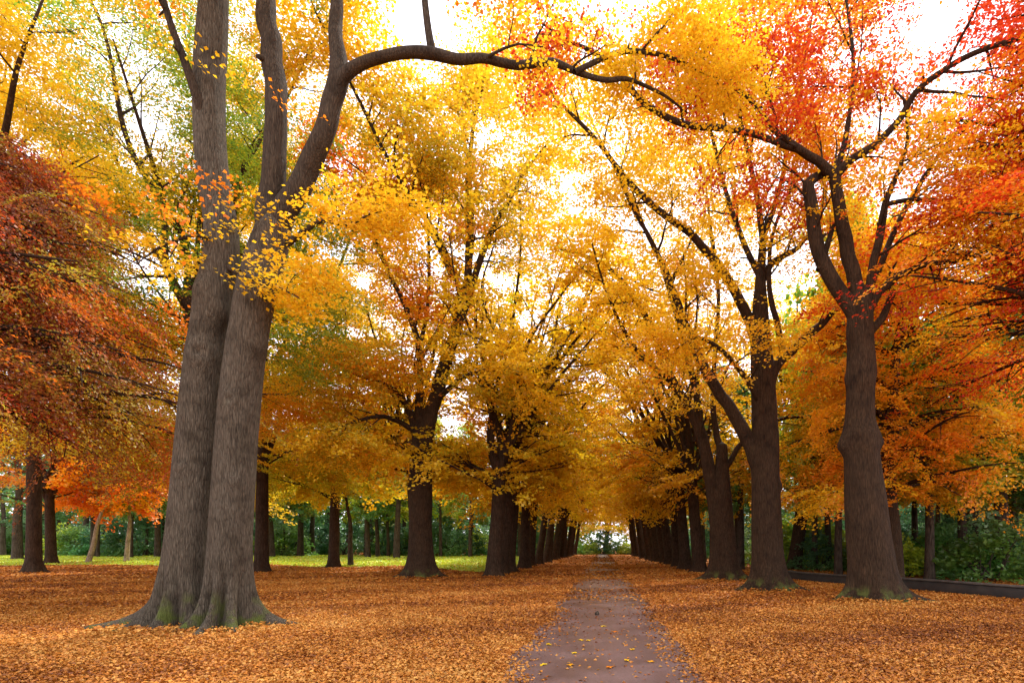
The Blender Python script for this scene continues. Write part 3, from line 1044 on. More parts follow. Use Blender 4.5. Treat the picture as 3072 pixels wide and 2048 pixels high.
# --- right-hand trees
D = 16.0
B = np.array([P(2000, 1380, D)[0], D, 0.0])
B[2] = float(height(B[0], B[1]))
root = thing('maple_tree', B, 'dark brown maple with a knotted forked trunk and red crown, nearest on the right', 'tree')
t0 = [(2010, 1392, D, 104), (2003, 1300, D, 98), (1992, 1200, D, 92), (1984, 1110, D, 84), (1978, 1040, D, 76), (1976, 1000, D, 84), (1975, 960, D, 66), (1976, 900, D, 62), (1978, 850, D, 64), (1978, 800, D, 58), (1976, 760, D, 60), (1976, 700, D, 54), (1974, 660, D, 34)]
limbs = [
    ([(1976, 765, D, 40), (1958, 715, D, 36), (1925, 665, D, 33), (1892, 610, D, 32), (1874, 550, D, 31), (1866, 480, D, 29), (1858, 425, D, 26), (1880, 405, D, 18), (1930, 385, D - .1, 12), (1985, 340, D - .2, 6)], 7, 1.8, 0.3),
    ([(1980, 750, D, 40), (1974, 690, D, 36), (1960, 620, D, 33), (1942, 550, D, 31), (1928, 480, D - .1, 28), (1914, 408, D - .2, 26), (1885, 372, D - .3, 20), (1830, 340, D - .5, 17), (1770, 290, D - .7, 13), (1710, 215, D - .9, 10), (1640, 190, D - 1.1, 7), (1570, 160, D - 1.3, 4)], 9, 1.8, 0.4),
    ([(1914, 410, D - .2, 22), (1950, 372, D - .4, 17), (2010, 330, D - .6, 16), (2065, 275, D - .8, 15), (2100, 215, D - 1, 14), (2160, 165, D - 1.2, 13), (2240, 120, D - 1.5, 12), (2370, 80, D - 1.8, 9), (2500, 40, D - 2, 4)], 10, 2.2, 0.2),
    ([(1985, 760, D, 26), (1996, 680, D - .1, 20), (2008, 600, D - .2, 19), (2022, 530, D - .2, 18), (2034, 462, D - .3, 15), (2062, 395, D - .4, 11), (2085, 320, D - .5, 8), (2075, 230, D - .6, 4)], 7, 1.8, 0.3),
    ([(2032, 470, D - .3, 11), (2090, 458, D - .5, 10), (2160, 462, D - .7, 9), (2240, 490, D - .9, 7), (2330, 500, D - 1.1, 4)], 7, 1.5, 0.2),
    ([(1985, 740, D, 22), (2015, 680, D - .2, 18), (2060, 635, D - .4, 15), (2130, 607, D - .6, 12), (2220, 595, D - .8, 9), (2300, 560, D - 1, 5)], 7, 1.6, 0.25),
    ([(1990, 770, D, 22), (2025, 730, D + .2, 17), (2050, 670, D + .4, 14), (2040, 640, D + .5, 9), (2060, 600, D + .6, 4)], 4, 1.3, 0.3),
    ([(1880, 620, D, 14), (1915, 520, D + .1, 10), (1930, 505, D, 7)], 2, 0.6, 0.4),
    ([(1840, 345, D - .5, 14), (1700, 300, D - .7, 14), (1570, 285, D - 1, 14), (1480, 235, D - 1.2, 15), (1440, 190, D - 1.4, 14), (1390, 135, D - 1.6, 11), (1310, 95, D - 1.8, 8), (1240, 50, D - 2, 5)], 7, 1.7, 0.15),
    ([(1914, 420, D - .2, 16), (1945, 300, D + .5, 12), (1960, 150, D + 1, 9), (1945, 0, D + 1.4, 6), (1930, -160, D + 1.6, 3)], 9, 2.3, 0.3),
    ([(1985, 700, D, 16), (2080, 480, D + 1.2, 12), (2200, 300, D + 2.2, 8), (2330, 180, D + 3, 4)], 8, 2.2, 0.3),
]
hero(root, B, [(t0, [(math.pi, 0.85, 0.3), (0.0, 1.0, 0.28), (-.9, 0.35, 0.3), (-1.75, 0.3, 0.3), (1.0, 0.6, 0.3), (2.2, 0.6, 0.3)], 112, 0.10,
     [(3.1, 4.55, 0.22, 0.16), (0.0, 4.6, 0.2, 0.13), (-1.4, 4.5, 0.3, 0.06), (-1.6, 6.3, 0.25, 0.07), (0.3, 6.6, 0.22, 0.09), (3.0, 6.4, 0.2, 0.06)])], limbs, BARK_BROWN, 202,
     palette=('yellow', 'gold', 'orange', 'red', 'crimson', 'orange', 'gold'), leaves=60, length=1.2, width=0.4, thick=0.05, size=0.085, freq=0.28, scatter=0.3, limit=1150, tilt=0.38, bias=0.1)

D = 20.7
B = np.array([P(1765, 1352, D)[0], D, 0.0])
B[2] = float(height(B[0], B[1]))
root = thing('avenue_tree', B, 'straight brown tree with many upswept boughs, second on the right of the path', 'tree', 'large trees along the avenue')
t0 = [(1766, 1362, D, 78), (1763, 1280, D, 70), (1760, 1180, D, 66), (1758, 1080, D, 64), (1756, 950, D, 58), (1752, 850, D, 54), (1747, 760, D, 42), (1746, 690, D, 32), (1748, 600, D, 18)]
limbs = [
    ([(1752, 1120, D, 40), (1735, 1050, D, 36), (1705, 985, D, 32), (1668, 925, D, 28), (1630, 865, D, 25), (1598, 800, D, 20), (1570, 730, D - .2, 17), (1540, 650, D - .4, 14), (1500, 560, D - .6, 11), (1450, 470, D - .8, 7), (1400, 360, D - 1, 4)], 11, 2.6, 0.42),
    ([(1750, 820, D, 30), (1722, 740, D, 24), (1690, 670, D - .2, 22), (1650, 610, D - .5, 20), (1590, 540, D - .8, 17), (1510, 480, D - 1.1, 15), (1430, 400, D - 1.4, 13), (1360, 310, D - 1.7, 10), (1260, 210, D - 2, 6), (1180, 120, D - 2.2, 3)], 12, 2.4, 0.45),
    ([(1768, 880, D, 28), (1790, 830, D, 24), (1840, 785, D - .1, 21), (1885, 745, D - .2, 17), (1922, 705, D - .3, 11), (1960, 640, D - .4, 5)], 6, 1.8, 0.4),
    ([(1800, 815, D, 16), (1785, 740, D - .2, 14), (1768, 670, D - .3, 12), (1770, 560, D - .4, 9), (1800, 470, D - .5, 6), (1850, 380, D - .6, 3)], 6, 1.8, 0.3),
    ([(1747, 720, D, 26), (1745, 640, D, 22), (1752, 560, D - .1, 17), (1742, 470, D - .2, 13), (1720, 360, D - .3, 10), (1690, 220, D - .4, 7), (1660, 60, D - .5, 4)], 11, 2.6, 0.15),
    ([(1748, 650, D, 18), (1775, 600, D, 14), (1830, 570, D, 11), (1880, 500, D, 8), (1900, 380, D, 5)], 6, 2.0, 0.2),
    ([(1748, 640, D, 16), (1710, 560, D + .3, 13), (1670, 450, D + .6, 10), (1640, 330, D + .9, 8), (1600, 180, D + 1.2, 5), (1560, 20, D + 1.4, 3)], 10, 2.6, 0.15),
    ([(1748, 560, D, 14), (1790, 430, D + .6, 10), (1820, 280, D + 1, 8), (1850, 120, D + 1.4, 6), (1880, -40, D + 1.8, 3)], 9, 2.6, 0.15),
    ([(1752, 930, D, 16), (1700, 850, D - 1, 12), (1640, 790, D - 2, 9), (1560, 760, D - 3, 5)], 6, 1.6, 0.2),
]
hero(root, B, [(t0, [(math.pi + .1, 0.75, 0.3), (-.1, 0.8, 0.28), (-1.1, 0.45, 0.3), (-2.0, 0.45, 0.3), (1.0, 0.6, 0.3), (2.2, 0.6, 0.3)], 96, 0.09, [(0.1, 3.9, 0.2, 0.10), (-1.6, 4.4, 0.25, 0.05)])], limbs, BARK_BROWN, 303,
     palette=('yellow', 'gold', 'yellow', 'gold', 'amber', 'orange'), leaves=60, length=1.5, width=0.5, thick=0.05, size=0.10, freq=0.22, scatter=0.5, limit=1900, tilt=0.38)

D = 27.6
B = np.array([P(1662, 1328, D)[0], D, 0.0])
B[2] = float(height(B[0], B[1]))
root = thing('avenue_tree', B, 'brown tree with a broken upright stem beside a long curved bough, third on the right', 'tree', 'large trees along the avenue')
t0 = [(1665, 1334, D, 66), (1662, 1280, D, 60), (1658, 1200, D, 56), (1656, 1120, D, 44), (1658, 1060, D, 30), (1658, 1020, D, 24)]
limbs = [
    ([(1648, 1200, D, 38), (1634, 1110, D, 32), (1614, 1010, D, 27), (1580, 930, D, 22), (1548, 880, D - .2, 18), (1510, 780, D - .5, 15), (1462, 690, D - .8, 13), (1405, 620, D - 1.1, 10), (1340, 585, D - 1.4, 7), (1280, 570, D - 1.6, 4)], 12, 2.8, 0.25),
    ([(1612, 1005, D, 20), (1598, 900, D, 16), (1570, 780, D, 14), (1530, 640, D - .2, 12), (1480, 520, D - .4, 9), (1420, 400, D - .6, 6), (1350, 260, D - .8, 3)], 12, 3.0, 0.15),
    ([(1658, 1040, D, 18), (1640, 960, D + .3, 14), (1640, 840, D + .6, 11), (1650, 680, D + .9, 9), (1630, 500, D + 1.2, 6), (1610, 340, D + 1.5, 3)], 12, 3.0, 0.1),
    ([(1560, 890, D, 15), (1500, 840, D - 1, 12), (1440, 770, D - 2, 9), (1390, 660, D - 3, 6), (1360, 560, D - 4, 3)], 8, 2.4, 0.2),
    ([(1660, 1080, D, 14), (1720, 1000, D + .5, 11), (1800, 960, D + 1, 8), (1880, 960, D + 1.5, 4)], 8, 2.2, 0.2),
]
hero(root, B, [(t0, [(math.pi, 0.8, 0.3), (-.2, 0.6, 0.28), (-1.3, 0.45, 0.3), (1.0, 0.6, 0.3), (2.2, 0.6, 0.3)], 72, 0.08, [])], limbs, BARK_BROWN, 404,
     palette=('gold', 'yellow', 'gold', 'amber'), leaves=60, length=1.7, width=0.6, thick=0.06, size=0.13, freq=0.2, scatter=0.5, limit=650, tilt=0.38)

# --- second tree on the left
D = 29.4
B = np.array([P(965, 1325, D)[0], D, 0.0])
B[2] = float(height(B[0], B[1]))
root = thing('avenue_tree', B, 'dark forked tree with widely flared roots standing alone left of the path', 'tree', 'large trees along the avenue')
t0 = [(966, 1334, D, 62), (966, 1270, D, 54), (966, 1180, D, 51), (966, 1090, D, 50), (968, 1020, D, 46), (974, 980, D, 36), (980, 940, D, 20)]
limbs = [
    ([(968, 1060, D, 40), (978, 1000, D, 36), (992, 940, D, 32), (1012, 870, D, 29), (1034, 800, D, 27), (1055, 735, D, 25), (1070, 680, D, 24), (1076, 610, D, 17), (1074, 500, D, 14), (1076, 400, D, 11), (1090, 280, D, 8), (1120, 150, D, 4)], 14, 3.4, 0.3),
    ([(1072, 690, D, 18), (1098, 610, D - .2, 15), (1130, 530, D - .4, 12), (1175, 450, D - .6, 9), (1215, 380, D - .8, 6), (1262, 325, D - 1, 3)], 9, 2.6, 0.2),
    ([(1066, 690, D, 14), (1040, 620, D, 11), (1005, 540, D, 9), (960, 480, D, 7), (880, 430, D, 5), (760, 340, D, 3)], 9, 2.8, 0.2),
    ([(964, 1050, D, 26), (955, 985, D, 22), (938, 940, D, 17), (905, 895, D, 13), (850, 870, D, 9), (790, 850, D, 4)], 9, 2.4, 0.3),
    ([(966, 1010, D, 22), (962, 940, D, 18), (965, 860, D + .1, 15), (958, 780, D + .2, 13), (930, 700, D + .3, 11), (895, 630, D + .4, 9), (860, 540, D + .5, 7), (820, 440, D + .6, 4)], 12, 3.0, 0.15),
    ([(1040, 640, D, 13), (985, 520, D - 1.5, 11), (900, 380, D - 3, 9), (815, 210, D - 4.5, 7), (740, 60, D - 6, 5), (690, -60, D - 7, 3)], 13, 2.8, 0.25),
    ([(962, 800, D, 10), (980, 720, D, 9), (985, 620, D, 8), (980, 480, D, 6), (960, 330, D, 3)], 10, 2.8, 0.1),
    ([(1076, 620, D, 11), (1085, 500, D + .8, 9), (1070, 340, D + 1.4, 7), (1040, 200, D + 2, 4)], 10, 3.0, 0.1),
    ([(1000, 920, D, 14), (1060, 870, D - 1, 11), (1120, 850, D - 2, 8), (1200, 860, D - 3, 4)], 8, 2.2, 0.2),
    ([(955, 990, D, 14), (900, 960, D - 1, 11), (840, 960, D - 2, 8), (760, 990, D - 3, 4)], 8, 2.2, 0.2),
]
hero(root, B, [(t0, [(math.pi, 1.15, 0.32), (0.0, 1.2, 0.3), (-1.0, 0.4, 0.3), (-2.1, 0.4, 0.3), (1.0, 0.6, 0.3), (2.2, 0.6, 0.3)], 80, 0.08, [])], limbs, BARK_BROWN, 505,
     palette=('yellow', 'gold', 'yellow', 'olive', 'gold', 'amber', 'orange'), leaves=60, length=1.7, width=0.6, thick=0.06, size=0.14, freq=0.2, scatter=0.6, limit=2000, tilt=0.38)

# ------------------------------------------------------------------ trees just out of frame whose crowns lean in
B = (-16.8, 13.0, float(height(-16.8, 13.0)))
root = thing('japanese_maple', B, 'russet maple at the left edge with dark drooping layered boughs', 'tree')
layer_tree(root, 611, H=12.5, r=0.38, levels=10, z0=4.8, reach=6.7, nb=6, sector=(-1.1, 1.5), palette=('rust', 'brown', 'olive', 'brown', 'maroon', 'brown', 'red', 'rust', 'red'),
           size=0.062, leaves=130, limit=1300, droop=0.8, rise=-0.65, freq=0.3, thick=0.03, jitter=0.2, bias=-0.05, zgrad=(6.5, 0.07), world=B)
B = (15.2, 14.8, float(height(15.2, 14.8)))
root = thing('japanese_maple', B, 'scarlet maple whose layered boughs reach in from the right edge', 'tree')
layer_tree(root, 622, H=18.5, r=0.4, levels=11, z0=6.6, reach=8.0, nb=6, sector=(1.7, 4.1), palette=('yellow', 'gold', 'amber', 'orange', 'red', 'crimson', 'red'),
           zgrad=(10.5, 0.06), size=0.09, leaves=75, limit=1100, droop=0.4, rise=-0.25, freq=0.3, world=B)
B = (12.3, 24.2, float(height(12.3, 24.2)))
root = thing('orange_maple', B, 'orange maple with a thick dark trunk spreading long flat sprays, just past the nearest maple', 'tree')
layer_tree(root, 633, H=15, r=0.5, levels=8, z0=3.6, reach=5.4, nb=8, palette=('yellow', 'gold', 'amber', 'gold', 'amber', 'orange', 'amber', 'yellow'),
           size=0.10, leaves=120, limit=950, droop=0.5, jitter=0.2, rise=-0.4, freq=0.22, world=B)
B = (22.5, 24.0, float(height(22.5, 24.0)))
root = thing('orange_maple', B, 'tall amber maple behind the low wall, towards the right edge', 'tree')
layer_tree(root, 644, H=17, r=0.45, levels=5, z0=11.5, reach=8.2, nb=7, palette=('gold', 'amber', 'orange', 'amber', 'yellow'),
           size=0.10, leaves=85, limit=500, droop=0.4, rise=-0.3, freq=0.22, world=B)

# ------------------------------------------------------------------ mid-distance trees on the left
spec = [(-22.5, 19.0, 701, 22, 8.5, 7.2, ('yellow', 'gold', 'yellow', 'olive', 'lime'), 'tall yellow tree behind the russet maple in the top left corner'),
        (-17.2, 24.5, 702, 28, 9.5, 6.2, ('green', 'lime', 'green', 'olive', 'yellow', 'amber'), 'green and yellow tree seen just behind the great twin trunk'),
        (-21.6, 36.0, 703, 33, 7.0, 8.0, ('olive', 'yellow', 'gold', 'olive', 'gold'), 'dark stemmed golden tree right beside the base of the twin trunk'),
        (-36.0, 36.0, 706, 32, 10, 7.5, ('yellow', 'gold', 'olive', 'yellow', 'amber'), 'tallest yellow tree behind the russet maple, left of the great twin trunk'),
        (-48.5, 50.0, 704, 19, 6.0, 8.0, ('green', 'orange', 'rust', 'amber', 'gold'), 'orange and green tree with a dark trunk at the left end of the lawn'),
        (-20.8, 44.0, 705, 20, 6.2, 7.0, ('green', 'lime', 'yellow', 'lime', 'gold'), 'golden green tree on the lawn between the twin trunk and the forked tree')]
for (x_, y_, sd_, H_, th_, sp_, pal_, lab_) in spec:
    B = (x_, y_, float(height(x_, y_)))
    root = thing('broadleaf_tree', B, lab_, 'tree')
    vase_tree(root, sd_, H=H_, trunk_h=th_, r=0.42, spread=sp_, nb=8, palette=pal_, leaves=150 if y_ < 30 else 110, size=0.09 if y_ < 30 else 0.14, limit=1400 if sd_ in (701, 702, 703, 706) else 640, low=0.4, low_rise=-0.2, world=B, freq=0.22)

# ------------------------------------------------------------------ the avenue
protos = []
pal_rows = [('gold', 'yellow', 'gold', 'yellow'), ('yellow', 'gold', 'yellow', 'amber'), ('amber', 'gold', 'yellow', 'yellow'), ('gold', 'yellow', 'yellow', 'lime')]
for k in range(4):
    root = thing('avenue_tree', (0, 0, 0), '', 'tree')
    vase_tree(root, 801 + k, H=20 + k * 0.8, trunk_h=5.8, r=0.42, spread=5.4, nb=9, palette=pal_rows[k], leaves=60, size=0.19, limit=290, low=0.45, low_rise=-0.15, lean=(2.4, 0), material=LEAF_ROW, freq=0.2)
    protos.append(root)
far_protos = []
for k in range(3):
    root = thing('avenue_tree', (0, 0, 0), '', 'tree')
    vase_tree(root, 851 + k, H=18 + k, trunk_h=6.0, r=0.36, spread=5.6, nb=8, palette=pal_rows[(k + 1) % 4], leaves=50, size=0.25, limit=120, low=0.3, low_rise=0.0, lean=(2.6, 0), material=LEAF_ROW, freq=0.2)
    far_protos.append([root, False])
used = [False] * 4
rng = np.random.default_rng(31)
left_ys = [31.0, 34.2, 37.5, 42.5, 48, 53.5, 59, 64.5, 70, 76, 82, 88, 94, 100, 106, 112, 118]
right_ys = [36.5, 41, 46.5, 52, 57.5, 63, 68.5, 74, 80, 86, 92, 98, 104, 110, 116]
names_l = ['thick ribbed tree first in the close left row of the avenue', 'tree squeezed second in the close left row of the avenue', 'tree third in the close left row of the avenue']
names_r = ['slim dark tree next after the third large tree on the right of the path', 'dark tree fifth along the right side of the path']
for side, ylist, nm in ((-1, left_ys, names_l), (1, right_ys, names_r)):
    for q, y_ in enumerate(ylist):
        k = (q * 3 + (0 if side < 0 else 2)) % 4
        x_ = side * (6.0 + rng.normal(0, 0.15))
        loc = (x_, y_ + rng.normal(0, 0.3), float(height(x_, y_)))
        if q < len(nm):
            lab, grp = nm[q], 'trees of the avenue rows'
        elif side < 0:
            lab, grp = 'one of the slender golden trees in the receding left row of the avenue', 'receding left row of avenue trees'
        else:
            lab, grp = 'one of the slender golden trees in the receding right row of the avenue', 'receding right row of avenue trees'
        sc = rng.uniform(0.92, 1.08)
        rz = (0 if side < 0 else math.pi) + rng.normal(0, 0.35)
        wide = 1.0 + 0.15 * float(sm(45, 70, y_))
        if y_ > 52:
            f_ = far_protos[(q + (side > 0)) % 3]
            if not f_[1]:
                f_[1] = True
                f_[0].location = loc
                f_[0].rotation_euler = (0, 0, rz)
                f_[0]['label'] = lab
                f_[0]['group'] = grp
            else:
                copy_tree(f_[0], loc, rz, (sc * wide, sc * wide, sc * rng.uniform(0.95, 1.05)), lab, grp)
            continue
        if not used[k]:
            r_ = protos[k]
            used[k] = True
            r_.location = loc
            r_.rotation_euler = (0, 0, rz)
            r_['label'] = lab
            r_['group'] = grp
        else:
            copy_tree(protos[k], loc, rz, (sc * wide, sc * wide, sc * rng.uniform(0.95, 1.05)), lab, grp)
for (x_, y_, k, s_, lab) in [(-12.3, 38, 0, 1.15, 'tall golden tree standing behind the forked tree left of the avenue'), 
                          (13.5, 40, 3, 1.15, 'tall golden tree standing behind the trunks right of the avenue'), 
                          (-32, 50, 3, 1.2, 'broad golden tree on the lawn hidden low down by the twin trunk')]:
    copy_tree(protos[k], (x_, y_, float(height(x_, y_))), rng.random() * TAU, (s_, s_, s_), lab, 'large golden trees outside the avenue rows')
B = (0.5, 132.0, 0)
copy_tree(protos[1], B, 1.0, (1.3, 1.3, 0.9), 'yellow tree closing the far end of the avenue')

# ------------------------------------------------------------------ the woods on both sides
fp = []
for k, (pal, lab, z0) in enumerate([(('pine', 'deep', 'green'), 'dark green', 4.6), (('deep', 'green', 'sage'), 'mid green', 5.2), (('green', 'olive', 'lime', 'green'), 'yellow green', 4.2), (('pine', 'sage', 'deep'), 'deep green', 2.6)]):
    root = thing('woodland_tree', (0, 0, 0), '', 'tree')
    forest_tree(root, 901 + k, H=[17, 15, 13, 16][k], r=[0.42, 0.34, 0.26, 0.36][k], z0=z0, reach=[4.6, 4.4, 3.8, 4.2][k], palette=pal, lean=[0, 0.4, -0.5, 0.3][k])
    fp.append([root, lab, False])


def plant(protos_, k, x_, y_, lab, grp, smin=0.85, smax=1.15):
    pr = protos_[k]
    s_ = rng.uniform(smin, smax)
    loc = (x_, y_, float(height(x_, y_)))
    rz = rng.random() * TAU
    if not pr[2]:
        pr[2] = True
        pr[0].location = loc
        pr[0].rotation_euler = (0, 0, rz)
        pr[0].scale = (s_, s_, s_)
        pr[0]['label'] = lab
        pr[0]['group'] = grp
    else:
        copy_tree(pr[0], loc, rz, (s_, s_, s_), lab, grp)


rng = np.random.default_rng(41)
placed = []


def far_from(x_, y_, dmin):
    return all((x_ - a) ** 2 + (y_ - b) ** 2 > dmin * dmin for a, b in placed)


def fill(n, xr, yr, dmin, ok, side, grp):
    c = 0
    tries = 0
    while c < n and tries < 4000:
        tries += 1
        x_ = rng.uniform(*xr)
        y_ = rng.uniform(*yr)
        if not ok(x_, y_) or not far_from(x_, y_, dmin):
            continue
        placed.append((x_, y_))
        k = int(rng.choice(4, p=[0.32, 0.28, 0.18, 0.22]))
        plant(fp, k, x_, y_, 'one of the %s trees of the shaded wood on the %s of the avenue' % (fp[k][1], side), '%s trees in the %s wood' % (fp[k][1], side))
        c += 1


# the edge of the left wood, trunk by trunk
for (px, y_, k, lab) in [(40, 60, 0, 'dark woodland tree at the left end of the lawn, leftmost one'), (72, 61, 0, 'thick dark trunk on the left end of the lawn next to the leftmost one'),
                         (362, 66, 1, 'thin dark woodland tree just left of the great twin trunk'), (625, 68, 1, 'leaning dark tree behind the lawn right of the twin trunk'), (690, 72, 0, 'thick dark tree in the middle of the far lawn edge'),
                         (765, 70, 2, 'straight slender tree at the far lawn edge'), (845, 66, 1, 'dark slender tree left of a close pair at the lawn edge'), (868, 68, 2, 'slender tree, left one of a close pair at the lawn edge'),
                         (910, 64, 1, 'brown tree at the lawn edge beside the forked tree')]:
    x_ = (px / PX - CX) / FOC * y_
    placed.append((x_, y_))
    plant(fp, k, x_, y_, lab, 'trees at the edge of the left wood', 0.9, 1.1)
# two pale leaning saplings and one thin dark one on the lawn
for (px, y_, ln_, lab, bk) in [(200, 52, 2.2, 'pale curved sapling leaning right on the lawn', BARK_PALE), (290, 54, 1.0, 'pale straight sapling on the lawn beside the curved one', BARK_PALE), (806, 47, -0.5, 'thin dark sapling standing alone at the front of the lawn', BARK_WOOD)]:
    x_ = (px / PX - CX) / FOC * y_
    root = thing('sapling', (x_, y_, float(height(x_, y_))), lab, 'tree')
    forest_tree(root, 950 + px, H=9, r=0.22, z0=5.2, reach=3.4, palette=('amber', 'orange', 'gold') if bk is BARK_PALE else ('olive', 'gold', 'yellow'), nb=12, limit=200, bark=bk, lean=ln_)
    placed.append((x_, y_))
fill(44, (-100, -10), (69, 108), 5.0, lambda x_, y_: x_ > -1.15 * y_, 'left', 'trees of the left wood')
# the right wood, close behind the low wall
for (px, y_, k, lab) in [(1925, 31, 2, 'slender dark woodland trunk left of the nearest maple'),
                         (2135, 27, 2, 'slim woodland trunk behind the wall, first past the thick dark one'), (2215, 29, 2, 'leaning woodland trunk behind the low wall'), (2300, 36, 2, 'slim leaning woodland tree at the right edge behind the wall'),
                         (1700, 41, 1, 'grey green woodland trunk behind the third large tree')]:
    x_ = (px / PX - CX) / FOC * y_
    placed.append((x_, y_))
    plant(fp, k, x_, y_, lab, 'trees at the edge of the right wood', 0.85, 1.0)
for (x_, y_, k, lab) in [(20.6, 29.5, 0, 'dark green tree filling the right edge behind the orange sprays'), (17.0, 33.5, 1, 'mid green tree showing through gaps in the orange maple'), (25.5, 34.0, 3, 'deep green tree at the right edge, behind the dark green one')]:
    placed.append((x_, y_))
    plant(fp, k, x_, y_, lab, 'green trees behind the orange maple', 0.9, 1.0)
for k_, n_, xr_, yr_, ok_, where_ in [(2, 16, (11, 34), (27, 46), (lambda a, b: 0.36 * b < a < 0.78 * b + 2), 'right'), (2, 16, (-60, -12), (64, 76), (lambda a, b: a > -1.0 * b), 'left')]:
    c_ = t_ = 0
    while c_ < n_ and t_ < 3000:
        t_ += 1
        x_, y_ = rng.uniform(*xr_), rng.uniform(*yr_)
        if ok_(x_, y_) and far_from(x_, y_, 1.7):
            placed.append((x_, y_))
            s_ = rng.uniform(0.85, 1.15)
            copy_tree(fp[k_][0], (x_, y_, float(height(x_, y_))), rng.random() * TAU, (s_ * 0.8, s_ * 0.8, s_ * 1.25), 'one of the slender trunked trees at the front of the %s wood' % where_, 'slender trees at the front of the %s wood' % where_)
            c_ += 1
fill(9, (20, 36), (24, 42), 3.2, lambda x_, y_: x_ < 0.8 * y_ + 4 and x_ > 22, 'right', 'trees of the right wood')
fill(36, (11, 85), (42, 100), 5.0, lambda x_, y_: x_ < 0.85 * y_ + 3, 'right', 'trees of the right wood')

# undergrowth
sp = []
for k, pal in enumerate([('pine', 'deep', 'green'), ('deep', 'green', 'sage'), ('green', 'lime', 'green', 'olive')]):
    root = thing('shrub', (0, 0, 0), '', 'shrub')
    shrub(root, 971 + k, h=[3.2, 2.4, 2.0][k], rad=[2.2, 1.8, 1.6][k], palette=pal)
    sp.append([root, ['dark green', 'mid green', 'light green'][k], False])


def shrubs(n, xr, yr, dmin, ok, where, smax=1.5):
    mine = []
    c = 0
    tries = 0
    while c < n and tries < 5000:
        tries += 1
        x_ = rng.uniform(*xr)
        y_ = rng.uniform(*yr)
        if not ok(x_, y_) or any((x_ - a) ** 2 + (y_ - b) ** 2 < dmin * dmin for a, b in mine):
            continue
        mine.append((x_, y_))
        k = int(rng.choice(3, p=[0.45, 0.35, 0.2]))
        plant(sp, k, x_, y_, 'one of the %s shrubs under the trees %s' % (sp[k][1], where), '%s shrubs %s' % (sp[k][1], where), 0.7, smax)
        c += 1


shrubs(64, (-100, -9), (72, 104), 3.0, lambda x_, y_: x_ > -1.15 * y_, 'of the left wood', 2.0)
shrubs(15, (14.5, 40), (23, 44), 2.4, lambda x_, y_: x_ < 0.82 * y_ + 4 and x_ > 13.5 + (30 - y_) * 0.25, 'behind the low wall', 1.1)
shrubs(50, (11, 85), (44, 95), 3.2, lambda x_, y_: x_ < 0.85 * y_ + 3, 'of the right wood', 2.0)
for q, x_ in enumerate(np.linspace(-9, 9, 7)):
    plant(sp, q % 3, float(x_), 126 + float(rng.normal(0, 1.5)), 'one of the shrubs closing the far end of the avenue', 'shrubs at the avenue end', 1.0, 1.6)

# a far wood that closes the view
rng = np.random.default_rng(61)
n = 2600
ang = rng.uniform(-0.95, 0.80, n)
rad_ = rng.uniform(118, 150, n)
fx = np.tan(ang) * rad_
ok = np.abs(fx) > 10
z_ = rng.uniform(0, 15, n) * (0.75 + 0.25 * np.sin(fx * 0.13))
anch = [((fx[i], rad_[i], z_[i]), unit((rng.normal(), rng.normal(), 0))) for i in range(n) if ok[i] or rad_[i] > 136]
o = crown('far_wood', anch, rng, ('pine', 'deep', 'green', 'olive'), None, leaves=34, length=3.4, width=2.2, thick=0.7, size=0.85, material=LEAF_DARK, flat=0.5, freq=0.05)
o['kind'] = 'stuff'

# ------------------------------------------------------------------ light
W = bpy.data.worlds.new('World')
S.world = W
W.use_nodes = True
nt = W.node_tree
nt.nodes.clear()
sky = nt.nodes.new('ShaderNodeTexSky')
sky.sky_type = 'NISHITA'
sky.sun_disc = False
EL = math.asin(SUN[2])
AZ = math.atan2(SUN[0], SUN[1])
sky.sun_elevation = EL
sky.sun_rotation = AZ
sky.dust_density = 2.0
sky.air_density = 1.0
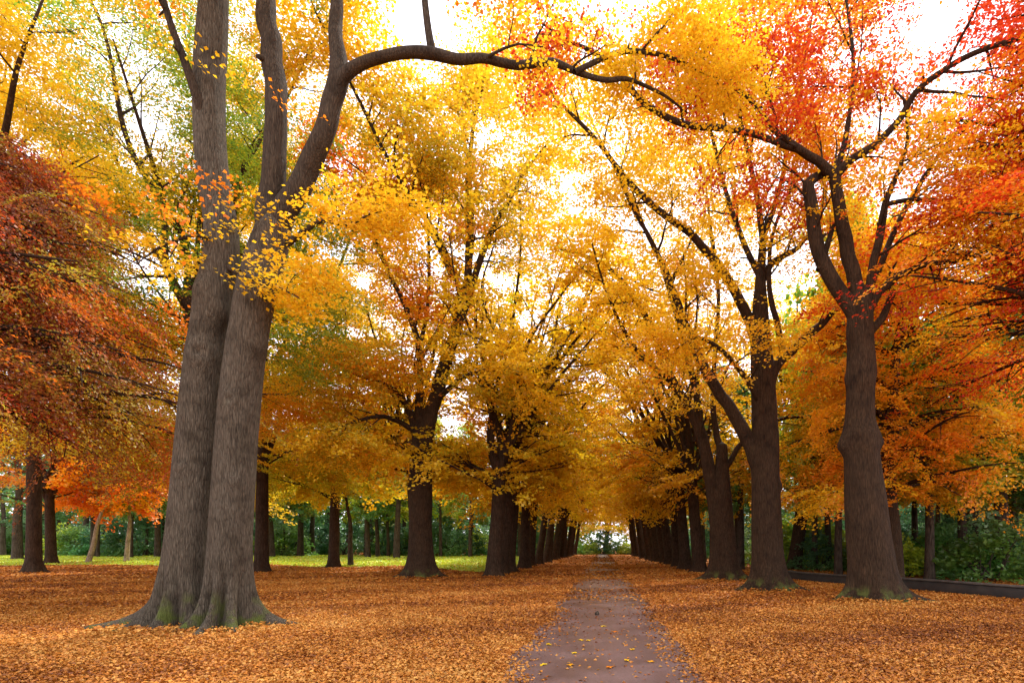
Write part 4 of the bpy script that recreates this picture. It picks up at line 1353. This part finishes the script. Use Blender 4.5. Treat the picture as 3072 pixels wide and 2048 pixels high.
# thin bright cloud
tc = nt.nodes.new('ShaderNodeTexCoord')
nz = nt.nodes.new('ShaderNodeTexNoise')
nz.inputs['Scale'].default_value = 3.0
nz.inputs['Detail'].default_value = 6
nt.links.new(tc.outputs['Generated'], nz.inputs['Vector'])
cr = nt.nodes.new('ShaderNodeValToRGB')
cr.color_ramp.elements[0].position = 0.25
cr.color_ramp.elements[0].color = (0.55, 0.55, 0.55, 1)
cr.color_ramp.elements[1].position = 0.6
nt.links.new(nz.outputs['Fac'], cr.inputs[0])
mx = nt.nodes.new('ShaderNodeMix')
mx.data_type = 'RGBA'
mx.inputs[7].default_value = (8.0, 7.9, 8.6, 1)
nt.links.new(cr.outputs[0], mx.inputs[0])
nt.links.new(sky.outputs[0], mx.inputs[6])
bg = nt.nodes.new('ShaderNodeBackground')
bg.inputs['Strength'].default_value = 0.15
nt.links.new(mx.outputs[2], bg.inputs['Color'])
wo = nt.nodes.new('ShaderNodeOutputWorld')
nt.links.new(bg.outputs[0], wo.inputs['Surface'])

ld = bpy.data.lights.new('sun', 'SUN')
ld.energy = 2.5
ld.angle = R(4.0)
ld.color = (1.0, 0.93, 0.82)
lo = bpy.data.objects.new('sun', ld)
lo.rotation_euler = Vector(SUN).to_track_quat('Z', 'Y').to_euler()
COL.objects.link(lo)

# ------------------------------------------------------------------ camera
cd = bpy.data.cameras.new('camera')
cd.sensor_width = 36
cd.lens = 36 * FOC / 1024
cd.shift_x = -(CX - 512) / 1024
cd.shift_y = (CY - 341) / 1024
cd.clip_end = 2000
co = bpy.data.objects.new('camera', cd)
co.location = (0, 0, CZ)
co.rotation_euler = (R(90), 0, 0)
COL.objects.link(co)
S.camera = co
S.view_settings.view_transform = 'Standard'
S.view_settings.look = 'None'
S.view_settings.exposure = 1.2
S.view_settings.gamma = 1
S.cycles.max_bounces = 6
S.cycles.diffuse_bounces = 4
S.cycles.glossy_bounces = 2
S.cycles.transmission_bounces = 4
S.cycles.caustics_reflective = False
S.cycles.caustics_refractive = False
